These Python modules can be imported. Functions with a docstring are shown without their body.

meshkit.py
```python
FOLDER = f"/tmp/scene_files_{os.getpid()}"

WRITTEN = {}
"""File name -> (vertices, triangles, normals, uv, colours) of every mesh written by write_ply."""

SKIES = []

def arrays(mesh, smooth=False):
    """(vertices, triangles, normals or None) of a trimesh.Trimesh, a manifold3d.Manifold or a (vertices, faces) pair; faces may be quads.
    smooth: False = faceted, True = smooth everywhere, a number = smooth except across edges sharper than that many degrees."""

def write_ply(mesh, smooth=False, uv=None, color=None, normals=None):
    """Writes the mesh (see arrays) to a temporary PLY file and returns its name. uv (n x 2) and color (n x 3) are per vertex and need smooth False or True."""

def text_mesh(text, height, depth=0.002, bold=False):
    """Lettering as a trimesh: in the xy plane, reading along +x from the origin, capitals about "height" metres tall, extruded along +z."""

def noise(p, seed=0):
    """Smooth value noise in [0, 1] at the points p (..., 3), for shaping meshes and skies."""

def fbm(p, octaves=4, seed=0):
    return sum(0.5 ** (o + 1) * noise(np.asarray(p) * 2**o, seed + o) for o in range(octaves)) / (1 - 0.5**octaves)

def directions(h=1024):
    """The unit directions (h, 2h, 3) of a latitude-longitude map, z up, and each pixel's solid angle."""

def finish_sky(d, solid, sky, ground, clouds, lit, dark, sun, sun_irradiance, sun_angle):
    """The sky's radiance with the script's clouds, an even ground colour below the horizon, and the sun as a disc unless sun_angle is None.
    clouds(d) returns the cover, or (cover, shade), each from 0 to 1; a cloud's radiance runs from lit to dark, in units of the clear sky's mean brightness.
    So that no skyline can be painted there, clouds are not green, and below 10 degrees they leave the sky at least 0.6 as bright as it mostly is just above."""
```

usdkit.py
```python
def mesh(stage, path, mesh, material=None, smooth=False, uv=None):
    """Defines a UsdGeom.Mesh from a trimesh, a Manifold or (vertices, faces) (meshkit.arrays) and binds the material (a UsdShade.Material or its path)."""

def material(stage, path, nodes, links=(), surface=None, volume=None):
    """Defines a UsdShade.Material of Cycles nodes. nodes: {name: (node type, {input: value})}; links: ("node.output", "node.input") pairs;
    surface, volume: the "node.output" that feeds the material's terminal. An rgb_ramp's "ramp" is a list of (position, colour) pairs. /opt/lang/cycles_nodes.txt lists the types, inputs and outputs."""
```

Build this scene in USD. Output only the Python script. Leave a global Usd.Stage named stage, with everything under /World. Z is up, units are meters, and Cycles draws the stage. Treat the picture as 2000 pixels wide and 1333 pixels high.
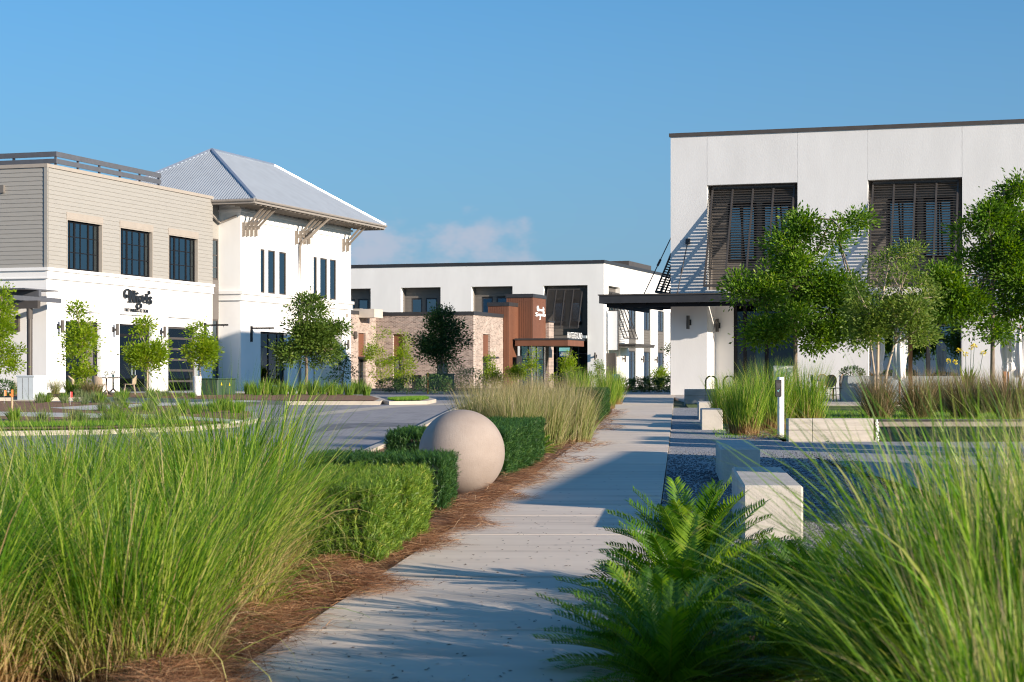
import math, numpy as np, trimesh, manifold3d as m3, usdkit, meshkit
from pxr import Usd, UsdGeom, UsdLux, UsdShade, Gf, Sdf, Vt
from shapely.geometry import Polygon, LineString, Point, box as sbox
from shapely.ops import unary_union
from shapely import affinity

stage = Usd.Stage.CreateInMemory()
UsdGeom.SetStageUpAxis(stage, 'Z'); UsdGeom.SetStageMetersPerUnit(stage, 1.0)
UsdGeom.Xform.Define(stage, '/World'); UsdGeom.Scope.Define(stage, '/World/Looks')
# ------------------------------------------------------------------ camera, sky, sun, exposure
F, CX, CY, EYE = 3700.0, 1000.0, 739.0, 1.33
cam = UsdGeom.Camera.Define(stage, '/World/camera')
cam.AddTranslateOp().Set(Gf.Vec3d(0, 0, EYE)); cam.AddRotateXOp().Set(90)
cam.CreateHorizontalApertureAttr(36.0); cam.CreateVerticalApertureAttr(36.0 * 682 / 1024)
cam.CreateFocalLengthAttr(F / 2000 * 36); cam.CreateVerticalApertureOffsetAttr((CY - 666.5) / 2000 * 36)
cam.CreateClippingRangeAttr(Gf.Vec2f(0.1, 20000)); cam.CreateFStopAttr(7.1); cam.CreateFocusDistanceAttr(25.0)
cam.CreateExposureAttr(0.62)
SUN_AZ, SUN_EL = math.radians(129), math.radians(15.2)
SKY, SUN = 0.078, 1.25
sun = UsdLux.DistantLight.Define(stage, '/World/sun')
sun.CreateIntensityAttr(SUN); sun.CreateAngleAttr(0.5); sun.CreateNormalizeAttr(True); sun.CreateColorAttr(Gf.Vec3f(1.0, 0.86, 0.71))
sun.AddRotateZOp().Set(-math.degrees(SUN_AZ)); sun.AddRotateXOp().Set(-(90 - math.degrees(SUN_EL)))
sky = UsdLux.DomeLight.Define(stage, '/World/sky')
D = math.radians
skymat = usdkit.material(stage, '/World/Looks/sky', {
    'tc': ('texture_coordinate', {}), 's': ('separate_xyz', {}),
    'sky': ('sky_texture', dict(sky_type='single_scattering', sun_disc=False, sun_elevation=SUN_EL, sun_rotation=SUN_AZ, altitude=60.0, air_density=1.15, aerosol_density=0.75, ozone_density=2.6)),
    'az': ('math', dict(math_type='arctan2')), 'el': ('math', dict(math_type='arcsine')),
    'w0': ('math', dict(math_type='add', value2=D(2.0))), 'w1': ('math', dict(math_type='wrap', value2=D(18), value3=D(-18))), 'w2': ('math', dict(math_type='absolute')),
    'far': ('map_range', dict(from_min=D(2.4), from_max=D(4.2), to_min=0.0, to_max=0.5, clamp=True)),
    'hi': ('map_range', dict(from_min=D(2.2), from_max=D(5.4), to_min=0.0, to_max=0.42, clamp=False)),
    'cv': ('combine_xyz', {'z': 3.3}), 'ax': ('math', dict(math_type='multiply', value2=26.0)), 'ex': ('math', dict(math_type='multiply', value2=40.0)),
    'n': ('noise_texture', dict(scale=1.0, detail=6.0, roughness=0.55)),
    'a': ('math', dict(math_type='subtract')), 'b': ('math', dict(math_type='subtract')),
    'cov': ('map_range', dict(range_type='smoothstep', from_min=0.10, from_max=0.36, to_min=0.0, to_max=0.8, clamp=True)),
    'hz': ('map_range', dict(from_min=D(-2), from_max=D(14), to_min=0.80, to_max=0.0, clamp=True)),
    'tint': ('mix_color', dict(blend_type='multiply', fac=1.0, b=(0.44, 0.91, 1.30), use_clamp=False)),
    'haze': ('mix_color', dict(blend_type='mix', b=(2.05, 3.05, 5.3), use_clamp=False)),
    'mix': ('mix_color', dict(blend_type='mix', b=(4.2, 4.5, 5.45), use_clamp=False)),
    'bg': ('background_shader', dict(strength=SKY))},
    [('tc.generated', 's.vector'), ('s.x', 'az.value1'), ('s.y', 'az.value2'), ('s.z', 'el.value1'), ('az.value', 'w0.value1'), ('w0.value', 'w1.value1'), ('w1.value', 'w2.value1'),
     ('w2.value', 'far.value'), ('el.value', 'hi.value'), ('az.value', 'ax.value1'), ('el.value', 'ex.value1'), ('ax.value', 'cv.x'), ('ex.value', 'cv.y'), ('cv.vector', 'n.vector'),
     ('n.fac', 'a.value1'), ('far.result', 'a.value2'), ('a.value', 'b.value1'), ('hi.result', 'b.value2'), ('b.value', 'cov.value'), ('el.value', 'hz.value'),
     ('sky.color', 'tint.a'), ('tint.result', 'haze.a'), ('hz.result', 'haze.fac'), ('haze.result', 'mix.a'), ('cov.result', 'mix.fac'), ('mix.result', 'bg.color')], surface='bg.background')
UsdShade.MaterialBindingAPI.Apply(sky.GetPrim()).Bind(skymat)

# ------------------------------------------------------------------ helpers
RISE = 0.58
def gh(y):                                   # the ground: level near the camera, then a gentle rise towards the buildings
    t = np.clip((np.asarray(y, float) - 25) / 60, 0, 1)
    return RISE * t * t * (3 - 2 * t)
def G(px, py):                               # where the sight line through a pixel meets the ground
    lo, hi, k = 1.0, 400.0, (py - CY) / F
    for _ in range(60):
        m = (lo + hi) / 2
        if EYE - k * m - gh(m) > 0: lo = m
        else: hi = m
    return np.array([(px - CX) / F * lo, lo, float(gh(lo))])
def at(px, py, Y): return np.array([(px - CX) / F * Y, Y, EYE + (CY - py) / F * Y])
taken = {}
def numbered(path):
    n = taken.get(path, -1) + 1; taken[path] = n
    return path if n == 0 else f'{path}_{n:03d}'
def tagp(p, label=None, cat=None, group=None, kind=None):
    for k, v in (('label', label), ('category', cat), ('group', group), ('kind', kind)):
        if v: p.SetCustomDataByKey(k, v)
def thing(name, label, cat, loc=(0, 0, 0), rz=0.0, group=None, kind=None):
    path = numbered('/World/' + name); x = UsdGeom.Xform.Define(stage, path)
    x.AddTranslateOp().Set(Gf.Vec3d(*map(float, loc))); x.AddRotateZOp().Set(float(rz))
    tagp(x.GetPrim(), label, cat, group, kind)
    return path
def part(parent, name, mesh, mat, smooth=False, uv=None, label=None, kind=None):
    path = numbered(parent + '/' + name)
    if isinstance(mesh, MB): mesh = mesh.get()
    if uv is not None: mesh = trimesh.Trimesh(mesh[0], mesh[1], process=False) if isinstance(mesh, tuple) else mesh
    g = usdkit.mesh(stage, path, mesh, M[mat], smooth=smooth, uv=uv)
    tagp(g.GetPrim(), label, kind=kind)
    return path
def solo(name, mesh, mat, label=None, cat=None, kind=None, group=None, smooth=False, uv=None):
    path = part('/World', name, mesh, mat, smooth, uv); tagp(stage.GetPrimAtPath(path), label, cat, group, kind)
    return path
def dup(src, name, label, cat, loc, rz=0.0, sc=1.0, group=None):
    path = numbered('/World/' + name); p = stage.DefinePrim(path, 'Xform')
    p.GetReferences().AddInternalReference(src); p.SetInstanceable(True)
    x = UsdGeom.Xformable(p); x.ClearXformOpOrder()
    s = sc if np.ndim(sc) else (sc, sc, sc)
    x.AddTranslateOp(opSuffix='c').Set(Gf.Vec3d(*map(float, loc))); x.AddRotateZOp(opSuffix='c').Set(float(rz)); x.AddScaleOp(opSuffix='c').Set(Gf.Vec3f(*map(float, s)))
    tagp(p, label, cat, group)
    return path
def scale_thing(path, s):
    s = s if np.ndim(s) else (s, s, s)
    UsdGeom.Xformable(stage.GetPrimAtPath(path)).AddScaleOp().Set(Gf.Vec3f(*map(float, s)))
BOXF = np.array([[0, 2, 3], [0, 3, 1], [4, 5, 7], [4, 7, 6], [0, 1, 5], [0, 5, 4], [2, 6, 7], [2, 7, 3], [0, 4, 6], [0, 6, 2], [1, 3, 7], [1, 7, 5]])
class MB:                                    # collects shapes that become one mesh
    def __init__(self): self.v, self.f, self.n = [], [], 0
    def add(self, v, f=None):
        if f is None: v, f, _ = meshkit.arrays(v)
        v, f = np.asarray(v, float), np.asarray(f, int)
        if f.shape[1] == 4: f = np.vstack([f[:, [0, 1, 2]], f[:, [0, 2, 3]]])
        self.v.append(v); self.f.append(f + self.n); self.n += len(v); return self
    def box(self, x0, x1, y0, y1, z0, z1):
        x0, x1 = sorted((x0, x1)); y0, y1 = sorted((y0, y1)); z0, z1 = sorted((z0, z1))
        return self.add(np.array([[x, y, z] for z in (z0, z1) for y in (y0, y1) for x in (x0, x1)]), BOXF)
    def tube(self, pts, r, sides=6): return self.add(*tube(pts, r, sides))
    def bar(self, a, b, w, h=None):          # a square bar from a to b
        return self.add(*tube(np.array([a, b], float), np.array([w, w]) * 0.7071, 4, True))
    def get(self): return (np.vstack(self.v), np.vstack(self.f))
def B(*a): return MB().box(*a)
def tube(pts, r, sides=6, cap=True):
    p = np.asarray(pts, float); r = np.broadcast_to(np.asarray(r, float), (len(p),))
    t = np.gradient(p, axis=0); t /= np.maximum(np.linalg.norm(t, axis=1, keepdims=True), 1e-9)
    ref = np.array([0, 0, 1.0]) if abs(t[0][2]) < 0.9 else np.array([1.0, 0, 0])
    a = np.cross(t, ref); a /= np.maximum(np.linalg.norm(a, axis=1, keepdims=True), 1e-9); b = np.cross(t, a)
    g = np.arange(sides) / sides * 2 * np.pi + (np.pi / 4 if sides == 4 else 0)
    v = p[:, None] + r[:, None, None] * (np.cos(g)[None, :, None] * a[:, None] + np.sin(g)[None, :, None] * b[:, None])
    i, j = np.meshgrid(np.arange(len(p) - 1), np.arange(sides), indexing='ij')
    q = np.stack([i * sides + j, (i + 1) * sides + j, (i + 1) * sides + (j + 1) % sides, i * sides + (j + 1) % sides], -1).reshape(-1, 4)
    f = np.vstack([q[:, [0, 1, 2]], q[:, [0, 2, 3]]]); v = v.reshape(-1, 3)
    if cap:
        n = len(v); v = np.vstack([v, p[0], p[-1]]); k = np.arange(sides); l = (len(p) - 1) * sides
        f = np.vstack([f, np.stack([np.full(sides, n), k, (k + 1) % sides], 1), np.stack([np.full(sides, n + 1), l + (k + 1) % sides, l + k], 1)])
    return v, f
def lathe(prof, sides=24):                   # prof: (r, z) from bottom to top
    p = np.array(prof, float); g = np.arange(sides) / sides * 2 * np.pi
    v = np.stack([p[:, 0, None] * np.cos(g), p[:, 0, None] * np.sin(g), np.repeat(p[:, 1, None], sides, 1)], -1).reshape(-1, 3)
    i, j = np.meshgrid(np.arange(len(p) - 1), np.arange(sides), indexing='ij')
    q = np.stack([i * sides + j, i * sides + (j + 1) % sides, (i + 1) * sides + (j + 1) % sides, (i + 1) * sides + j], -1).reshape(-1, 4)
    return v, np.vstack([q[:, [0, 1, 2]], q[:, [0, 2, 3]]])
def extrude(poly, d):
    gs = getattr(poly, 'geoms', [poly])
    return trimesh.util.concatenate([trimesh.creation.extrude_polygon(g, d, engine='earcut') for g in gs if g.area > 1e-9])
def holes(a0, a1, z0, z1, hs):
    return unary_union([sbox(a0, z0, a1, z1)]).difference(unary_union([sbox(*h) for h in hs])) if hs else sbox(a0, z0, a1, z1)
def wally(a0, a1, z0, z1, hs, y0, y1):       # a wall in the local x-z plane between y0 and y1; hs: (x0, z0, x1, z1)
    m = extrude(holes(a0, a1, z0, z1, hs), y1 - y0); v = m.vertices
    return np.stack([v[:, 0], y1 - v[:, 2], v[:, 1]], 1), m.faces
def wallx(a0, a1, z0, z1, hs, x0, x1):       # a wall in the local y-z plane
    m = extrude(holes(a0, a1, z0, z1, hs), x1 - x0); v = m.vertices
    return np.stack([x0 + v[:, 2], v[:, 0], v[:, 1]], 1), m.faces
def rbox(x0, x1, y0, y1, z0, z1, c=0.02):    # a box with chamfered edges
    pts = []
    for x, sx in ((x0, 1), (x1, -1)):
        for y, sy in ((y0, 1), (y1, -1)):
            for z, sz in ((z0, 1), (z1, -1)):
                pts += [(x + sx * c, y + sy * c, z), (x + sx * c, y, z + sz * c), (x, y + sy * c, z + sz * c)]
    return m3.Manifold.hull_points(np.array(pts))
def sheet(poly, off=0.0, dx=None, step=2.0, fn=None):    # a ground sheet that follows the terrain
    vs, fs, n = [], [], 0
    x0, y0, x1, y1 = poly.bounds; ys = np.arange(math.floor(y0 / step) * step, y1 + step, step)
    for a, b in zip(ys[:-1], ys[1:]):
        for g in getattr(poly.intersection(sbox(x0 - 1, a, x1 + 1, b)), 'geoms', [poly.intersection(sbox(x0 - 1, a, x1 + 1, b))]):
            if g.geom_type != 'Polygon' or g.area < 1e-6: continue
            v, f = trimesh.creation.triangulate_polygon(g, engine='earcut')
            v = np.asarray(v); w = v[f]; s = (w[:, 1, 0] - w[:, 0, 0]) * (w[:, 2, 1] - w[:, 0, 1]) - (w[:, 1, 1] - w[:, 0, 1]) * (w[:, 2, 0] - w[:, 0, 0])
            f = np.where(s[:, None] < 0, f[:, ::-1], f)
            vs.append(np.column_stack([v, gh(v[:, 1]) + off])); fs.append(f + n); n += len(v)
    return np.vstack(vs), np.vstack(fs)
def slab(poly, off, h):                      # a raised flat piece on the terrain: top sheet plus side skirt
    v, f = sheet(poly, off + h); mb = MB().add(v, f)
    for g in getattr(poly, 'geoms', [poly]):
        for ring in [g.exterior, *g.interiors]:
            c = np.array(ring.segmentize(1.0).coords); z = gh(c[:, 1])
            a = np.column_stack([c, z + off + h]); b = np.column_stack([c, z + off - 0.05]); n = len(c); i = np.arange(n - 1)
            q = np.stack([i, i + 1, n + i + 1, n + i], 1)
            if not ring.is_ccw: q = q[:, ::-1]
            if ring is not g.exterior: pass
            mb.add(np.vstack([a, b]), q[:, ::-1])
    return mb
def gpoly(*pp): return Polygon([tuple(G(*p)[:2]) for p in pp]).buffer(0)
rng = np.random.default_rng(7)

# ------------------------------------------------------------------ materials
M = {}
def mat(name, nodes, links, surface): M[name] = usdkit.material(stage, '/World/Looks/' + name, nodes, links, surface=surface)
def plain(name, c, rough=0.6, var=0.12, scale=3.0, bump=0.0, bscale=60.0, metallic=0.0, spec=0.5, stretch=(1, 1, 1), detail=4.0, c2=None):
    c = np.array(c); lo, hi = (np.array(c2), c) if c2 is not None else (c * (1 - var), np.minimum(c * (1 + var), 0.9))
    nodes = {'g': ('geometry', {}), 'm': ('mapping', dict(scale=stretch)), 'n': ('noise_texture', dict(scale=scale, detail=detail, roughness=0.6)), 'r': ('rgb_ramp', dict(ramp=[(0.3, lo), (0.7, hi)])),
             'p': ('principled_bsdf', dict(roughness=rough, metallic=metallic, specular_ior_level=spec))}
    links = [('g.position', 'm.vector'), ('m.vector', 'n.vector'), ('n.fac', 'r.fac'), ('r.color', 'p.base_color')]
    if bump:
        nodes |= {'n2': ('noise_texture', dict(scale=bscale, detail=3.0)), 'b': ('bump', dict(strength=bump, distance=0.01))}
        links += [('m.vector', 'n2.vector'), ('n2.fac', 'b.height'), ('b.normal', 'p.normal')]
    mat(name, nodes, links, 'p.BSDF')
plain('stucco', (0.82, 0.805, 0.78), 0.85, 0.05, 0.7, 0.4, 35, stretch=(1, 1, .35), detail=7)
plain('stucco_grey', (0.78, 0.765, 0.74), 0.85, 0.04, 0.6, 0.25, 45)
plain('stucco_right', (0.70, 0.695, 0.685), 0.85, 0.06, 0.8, 0.4, 35, stretch=(1, 1, .35), detail=7)
plain('siding', (0.34, 0.325, 0.295), 0.6, 0.04, 1.5, 0.1, 80, stretch=(1, 1, 6))
plain('siding_dark', (0.17, 0.155, 0.14), 0.6, 0.08, 2.0)
plain('siding_mid', (0.15, 0.135, 0.122), 0.6, 0.06, 2.0)
plain('trim', (0.38, 0.335, 0.285), 0.6, 0.05)
plain('bracket', (0.24, 0.205, 0.17), 0.6, 0.08)
plain('charcoal', (0.035, 0.035, 0.038), 0.45, 0.15)
plain('bronze', (0.075, 0.064, 0.056), 0.45, 0.12)
plain('rail_grey', (0.10, 0.105, 0.12), 0.5, 0.1)
plain('louvre', (0.060, 0.053, 0.048), 0.5, 0.12)
plain('black', (0.012, 0.012, 0.014), 0.5, 0.1, spec=0.2)
plain('sign_black', (0.015, 0.017, 0.02), 0.35, 0.1)
plain('sign_white', (0.85, 0.85, 0.84), 0.5, 0.02)
plain('roof_metal', (0.40, 0.44, 0.48), 0.45, 0.06, 1.2, metallic=0.25)
plain('roof_cap', (0.40, 0.46, 0.55), 0.4, 0.06, 1.2, metallic=0.6)
plain('roof_flat', (0.35, 0.34, 0.33), 0.9, 0.1)
plain('gutter', (0.30, 0.27, 0.24), 0.5, 0.08)
plain('rust', (0.175, 0.072, 0.040), 0.55, 0.14, 1.0, stretch=(1, 1, 0.15))
plain('interior', (0.14, 0.15, 0.15), 0.9, 0.3, 0.7)
plain('interior_wall', (0.5, 0.52, 0.5), 0.9, 0.2, 0.7)
plain('blind', (0.34, 0.42, 0.42), 0.8, 0.08, 2.0)
plain('curtain', (0.62, 0.66, 0.62), 0.8, 0.08, 3.0)
plain('concrete', (0.52, 0.475, 0.41), 0.85, 0.12, 2.2, 0.35, 40, detail=6)
plain('board_concrete', (0.50, 0.45, 0.385), 0.85, 0.17, 3.5, 0.5, 30, stretch=(0.35, 0.35, 3.5), detail=6)
plain('grey_concrete', (0.27, 0.275, 0.275), 0.85, 0.25, 2.5, 0.4, 30, stretch=(0.5, 0.5, 2), detail=6)
mat('ball_stone', {'g': ('geometry', {}), 'n': ('noise_texture', dict(scale=2.2, detail=7.0, roughness=0.65)), 'r': ('rgb_ramp', dict(ramp=[(0.3, (0.295, 0.238, 0.198)), (0.55, (0.352, 0.288, 0.243)), (0.75, (0.395, 0.33, 0.283))])),
    'v': ('voronoi_texture', dict(scale=26.0)), 'c': ('map_range', dict(from_min=0.03, from_max=0.10, to_min=0.35, to_max=1.0, clamp=True)), 'n3': ('noise_texture', dict(scale=7.0, detail=2.0)), 'c3': ('map_range', dict(from_min=0.5, from_max=0.58, clamp=True)), 'mx': ('mix_float', dict(a=1.0)), 'cc': ('combine_color', {}), 'q': ('mix_color', dict(blend_type='multiply', fac=1.0)),
    'b': ('bump', dict(strength=0.5, distance=0.006)), 'n2': ('noise_texture', dict(scale=60.0, detail=4.0)), 'p': ('principled_bsdf', dict(roughness=0.8))},
    [('g.position', 'n.vector'), ('n.fac', 'r.fac'), ('g.position', 'v.vector'), ('v.distance', 'c.value'), ('g.position', 'n3.vector'), ('n3.fac', 'c3.value'), ('c3.result', 'mx.fac'), ('c.result', 'mx.b'), ('mx.result', 'cc.r'), ('mx.result', 'cc.g'), ('mx.result', 'cc.b'), ('r.color', 'q.a'), ('cc.color', 'q.b'), ('q.result', 'p.base_color'), ('g.position', 'n2.vector'), ('n2.fac', 'b.height'), ('b.normal', 'p.normal')], 'p.BSDF')
plain('kerb', (0.50, 0.44, 0.36), 0.85, 0.1, 1.5, 0.3, 40)
plain('pale_paving', (0.60, 0.56, 0.50), 0.85, 0.1, 1.0, 0.3, 40)
plain('asphalt_far', (0.16, 0.16, 0.17), 0.9, 0.12, 0.6)
plain('mulch', (0.26, 0.135, 0.075), 0.95, 0.45, 9.0, 1.0, 60)
plain('soil', (0.10, 0.07, 0.05), 0.95, 0.3, 3.0)
plain('turf', (0.12, 0.16, 0.035), 0.9, 0.35, 5.0, 1.0, 90)
plain('field', (0.10, 0.12, 0.05), 0.95, 0.3, 0.3)
plain('bark', (0.20, 0.155, 0.115), 0.9, 0.3, 12, 0.8, 50, stretch=(1, 1, 0.3))
plain('bark_pale', (0.46, 0.36, 0.27), 0.9, 0.25, 10, 0.6, 50, stretch=(1, 1, 0.4))
plain('wood', (0.30, 0.13, 0.05), 0.6, 0.25, 10, stretch=(4, 4, 0.4))
plain('canvas', (0.74, 0.72, 0.72), 0.9, 0.04, 3.0)
plain('white_paint', (0.76, 0.75, 0.72), 0.6, 0.03)
plain('utility_green', (0.045, 0.085, 0.05), 0.5, 0.12)
plain('utility_white', (0.62, 0.66, 0.66), 0.5, 0.05)
plain('zinc', (0.50, 0.55, 0.57), 0.35, 0.1, 1.5, metallic=0.4)
plain('rattan', (0.42, 0.33, 0.24), 0.7, 0.15, 20)
plain('rattan_dark', (0.24, 0.13, 0.05), 0.6, 0.2, 20)
plain('mesh_grey', (0.10, 0.105, 0.10), 0.7, 0.15, 30)
plain('table_top', (0.30, 0.25, 0.21), 0.5, 0.1)
plain('orange', (0.85, 0.22, 0.05), 0.6, 0.05)
plain('red', (0.75, 0.04, 0.03), 0.6, 0.05)
plain('yellow', (0.75, 0.48, 0.02), 0.6, 0.1)
plain('stake', (0.62, 0.40, 0.26), 0.8, 0.1)
plain('teal', (0.03, 0.26, 0.30), 0.6, 0.05)
plain('teal_pale', (0.22, 0.55, 0.55), 0.6, 0.05)
plain('navy', (0.02, 0.07, 0.16), 0.6, 0.05)
plain('wet_wall', (0.27, 0.235, 0.19), 0.5, 0.35, 3.0, 0.2, 30, stretch=(1, 1, 0.3))
plain('foam', (0.85, 0.87, 0.88), 0.4, 0.03)
plain('terracotta', (0.45, 0.20, 0.11), 0.8, 0.1)
plain('plaza', (0.30, 0.305, 0.32), 0.8, 0.14, 1.5, 0.2, 40)
plain('far_paving', (0.56, 0.50, 0.43), 0.85, 0.12, 0.8)
mat('gravel', {'g': ('geometry', {}), 'v': ('voronoi_texture', dict(scale=38.0)), 'r': ('rgb_ramp', dict(ramp=[(0.0, (0.16, 0.165, 0.18)), (0.5, (0.30, 0.30, 0.31)), (1.0, (0.52, 0.50, 0.47))])), 's': ('separate_color', {}),
    'b': ('bump', dict(strength=1.0, distance=0.012, invert=True)), 'p': ('principled_bsdf', dict(roughness=0.9))},
    [('g.position', 'v.vector'), ('v.color', 's.color'), ('s.r', 'r.fac'), ('r.color', 'p.base_color'), ('v.distance', 'b.height'), ('b.normal', 'p.normal')], 'p.BSDF')
mat('stone', {'i': ('geometry', {}), 'r': ('rgb_ramp', dict(ramp=[(0.0, (0.13, 0.135, 0.15)), (0.6, (0.32, 0.32, 0.33)), (1.0, (0.55, 0.52, 0.48))])), 'p': ('principled_bsdf', dict(roughness=0.9))},
    [('i.random_per_island', 'r.fac'), ('r.color', 'p.base_color')], 'p.BSDF')
mat('path_concrete', {'g': ('geometry', {}), 'm': ('mapping', dict(rotation=(0, 0, D(5.03)), scale=(0.35, 2.6, 1))), 'n': ('noise_texture', dict(scale=0.9, detail=6.0, roughness=0.62)), 'r': ('rgb_ramp', dict(ramp=[(0.28, (0.50, 0.41, 0.32)), (0.46, (0.70, 0.59, 0.475)), (0.7, (0.77, 0.66, 0.535))])),
    'v': ('voronoi_texture', dict(scale=5.5, randomness=1.0)), 'c': ('map_range', dict(range_type='smoothstep', from_min=0.05, from_max=0.13, to_min=0.15, to_max=1.0, clamp=True)),
    'n3': ('noise_texture', dict(scale=3.0, detail=3.0)), 'c3': ('map_range', dict(from_min=0.45, from_max=0.55, to_min=0.0, to_max=1.0, clamp=True)), 'mx': ('mix_float', dict(a=1.0)),
    'q': ('mix_color', dict(blend_type='multiply', fac=1.0)), 'cc': ('combine_color', {}), 'bm': ('mapping', dict(rotation=(0, 0, D(5.03)), scale=(4, 160, 1))), 'n2': ('noise_texture', dict(scale=1.0, detail=3.0)), 'b': ('bump', dict(strength=0.55, distance=0.008)), 'p': ('principled_bsdf', dict(roughness=0.85))},
    [('g.position', 'bm.vector'), ('g.position', 'm.vector'), ('m.vector', 'n.vector'), ('n.fac', 'r.fac'), ('g.position', 'v.vector'), ('v.distance', 'c.value'), ('g.position', 'n3.vector'), ('n3.fac', 'c3.value'), ('c3.result', 'mx.fac'), ('c.result', 'mx.b'),
     ('mx.result', 'cc.r'), ('mx.result', 'cc.g'), ('mx.result', 'cc.b'), ('r.color', 'q.a'), ('cc.color', 'q.b'), ('q.result', 'p.base_color'), ('bm.vector', 'n2.vector'), ('n2.fac', 'b.height'), ('b.normal', 'p.normal')], 'p.BSDF')
def bricks(name, c1, c2, mortar, bw, bh, ms, rot=0.0, vert=None, rough=0.85, bias=0.0, bump=0.6):
    # vert: None = on the ground; otherwise the wall's heading, so that bricks run along it
    nodes = {'g': ('geometry', {}), 'm': ('mapping', dict(rotation=(0, 0, rot))), 's': ('separate_xyz', {}), 'c': ('combine_xyz', {}), 'k': ('brick_texture', dict(offset=0.5, scale=1.0, color1=c1, color2=c2, mortar=mortar, mortar_size=ms, mortar_smooth=0.2, bias=bias, brick_width=bw, row_height=bh)),
             'n': ('noise_texture', dict(scale=2.0, detail=4.0)), 'nr': ('map_range', dict(from_min=0.3, from_max=0.7, to_min=0.82, to_max=1.12)), 'cc': ('combine_color', {}), 'q': ('mix_color', dict(blend_type='multiply', fac=1.0)),
             'b': ('bump', dict(strength=bump, distance=0.012, invert=True)), 'p': ('principled_bsdf', dict(roughness=rough))}
    links = [('g.position', 'm.vector'), ('m.vector', 's.vector')] + ([('m.vector', 'k.vector')] if vert is None else [('s.%s' % vert, 'c.x'), ('s.z', 'c.y'), ('c.vector', 'k.vector')])
    links += [('g.position', 'n.vector'), ('n.fac', 'nr.value'), ('nr.result', 'cc.r'), ('nr.result', 'cc.g'), ('nr.result', 'cc.b'), ('k.color', 'q.a'), ('cc.color', 'q.b'), ('q.result', 'p.base_color'), ('k.fac', 'b.height'), ('b.normal', 'p.normal')]
    mat(name, nodes, links, 'p.BSDF')
ALPHA = 18.08
bricks('brick_front', (0.43, 0.32, 0.265), (0.085, 0.055, 0.045), (0.50, 0.425, 0.37), 0.26, 0.082, 0.018, D(ALPHA), 'x', bias=-0.22)
bricks('brick_side', (0.43, 0.32, 0.265), (0.085, 0.055, 0.045), (0.50, 0.425, 0.37), 0.26, 0.082, 0.018, D(ALPHA), 'y', bias=-0.22)
bricks('pavers', (0.36, 0.345, 0.345), (0.30, 0.29, 0.295), (0.20, 0.19, 0.19), 0.32, 0.16, 0.012, D(ALPHA))
bricks('pavers_dark', (0.22, 0.22, 0.23), (0.15, 0.15, 0.165), (0.08, 0.08, 0.08), 0.6, 0.3, 0.02, D(ALPHA + 45))
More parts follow.
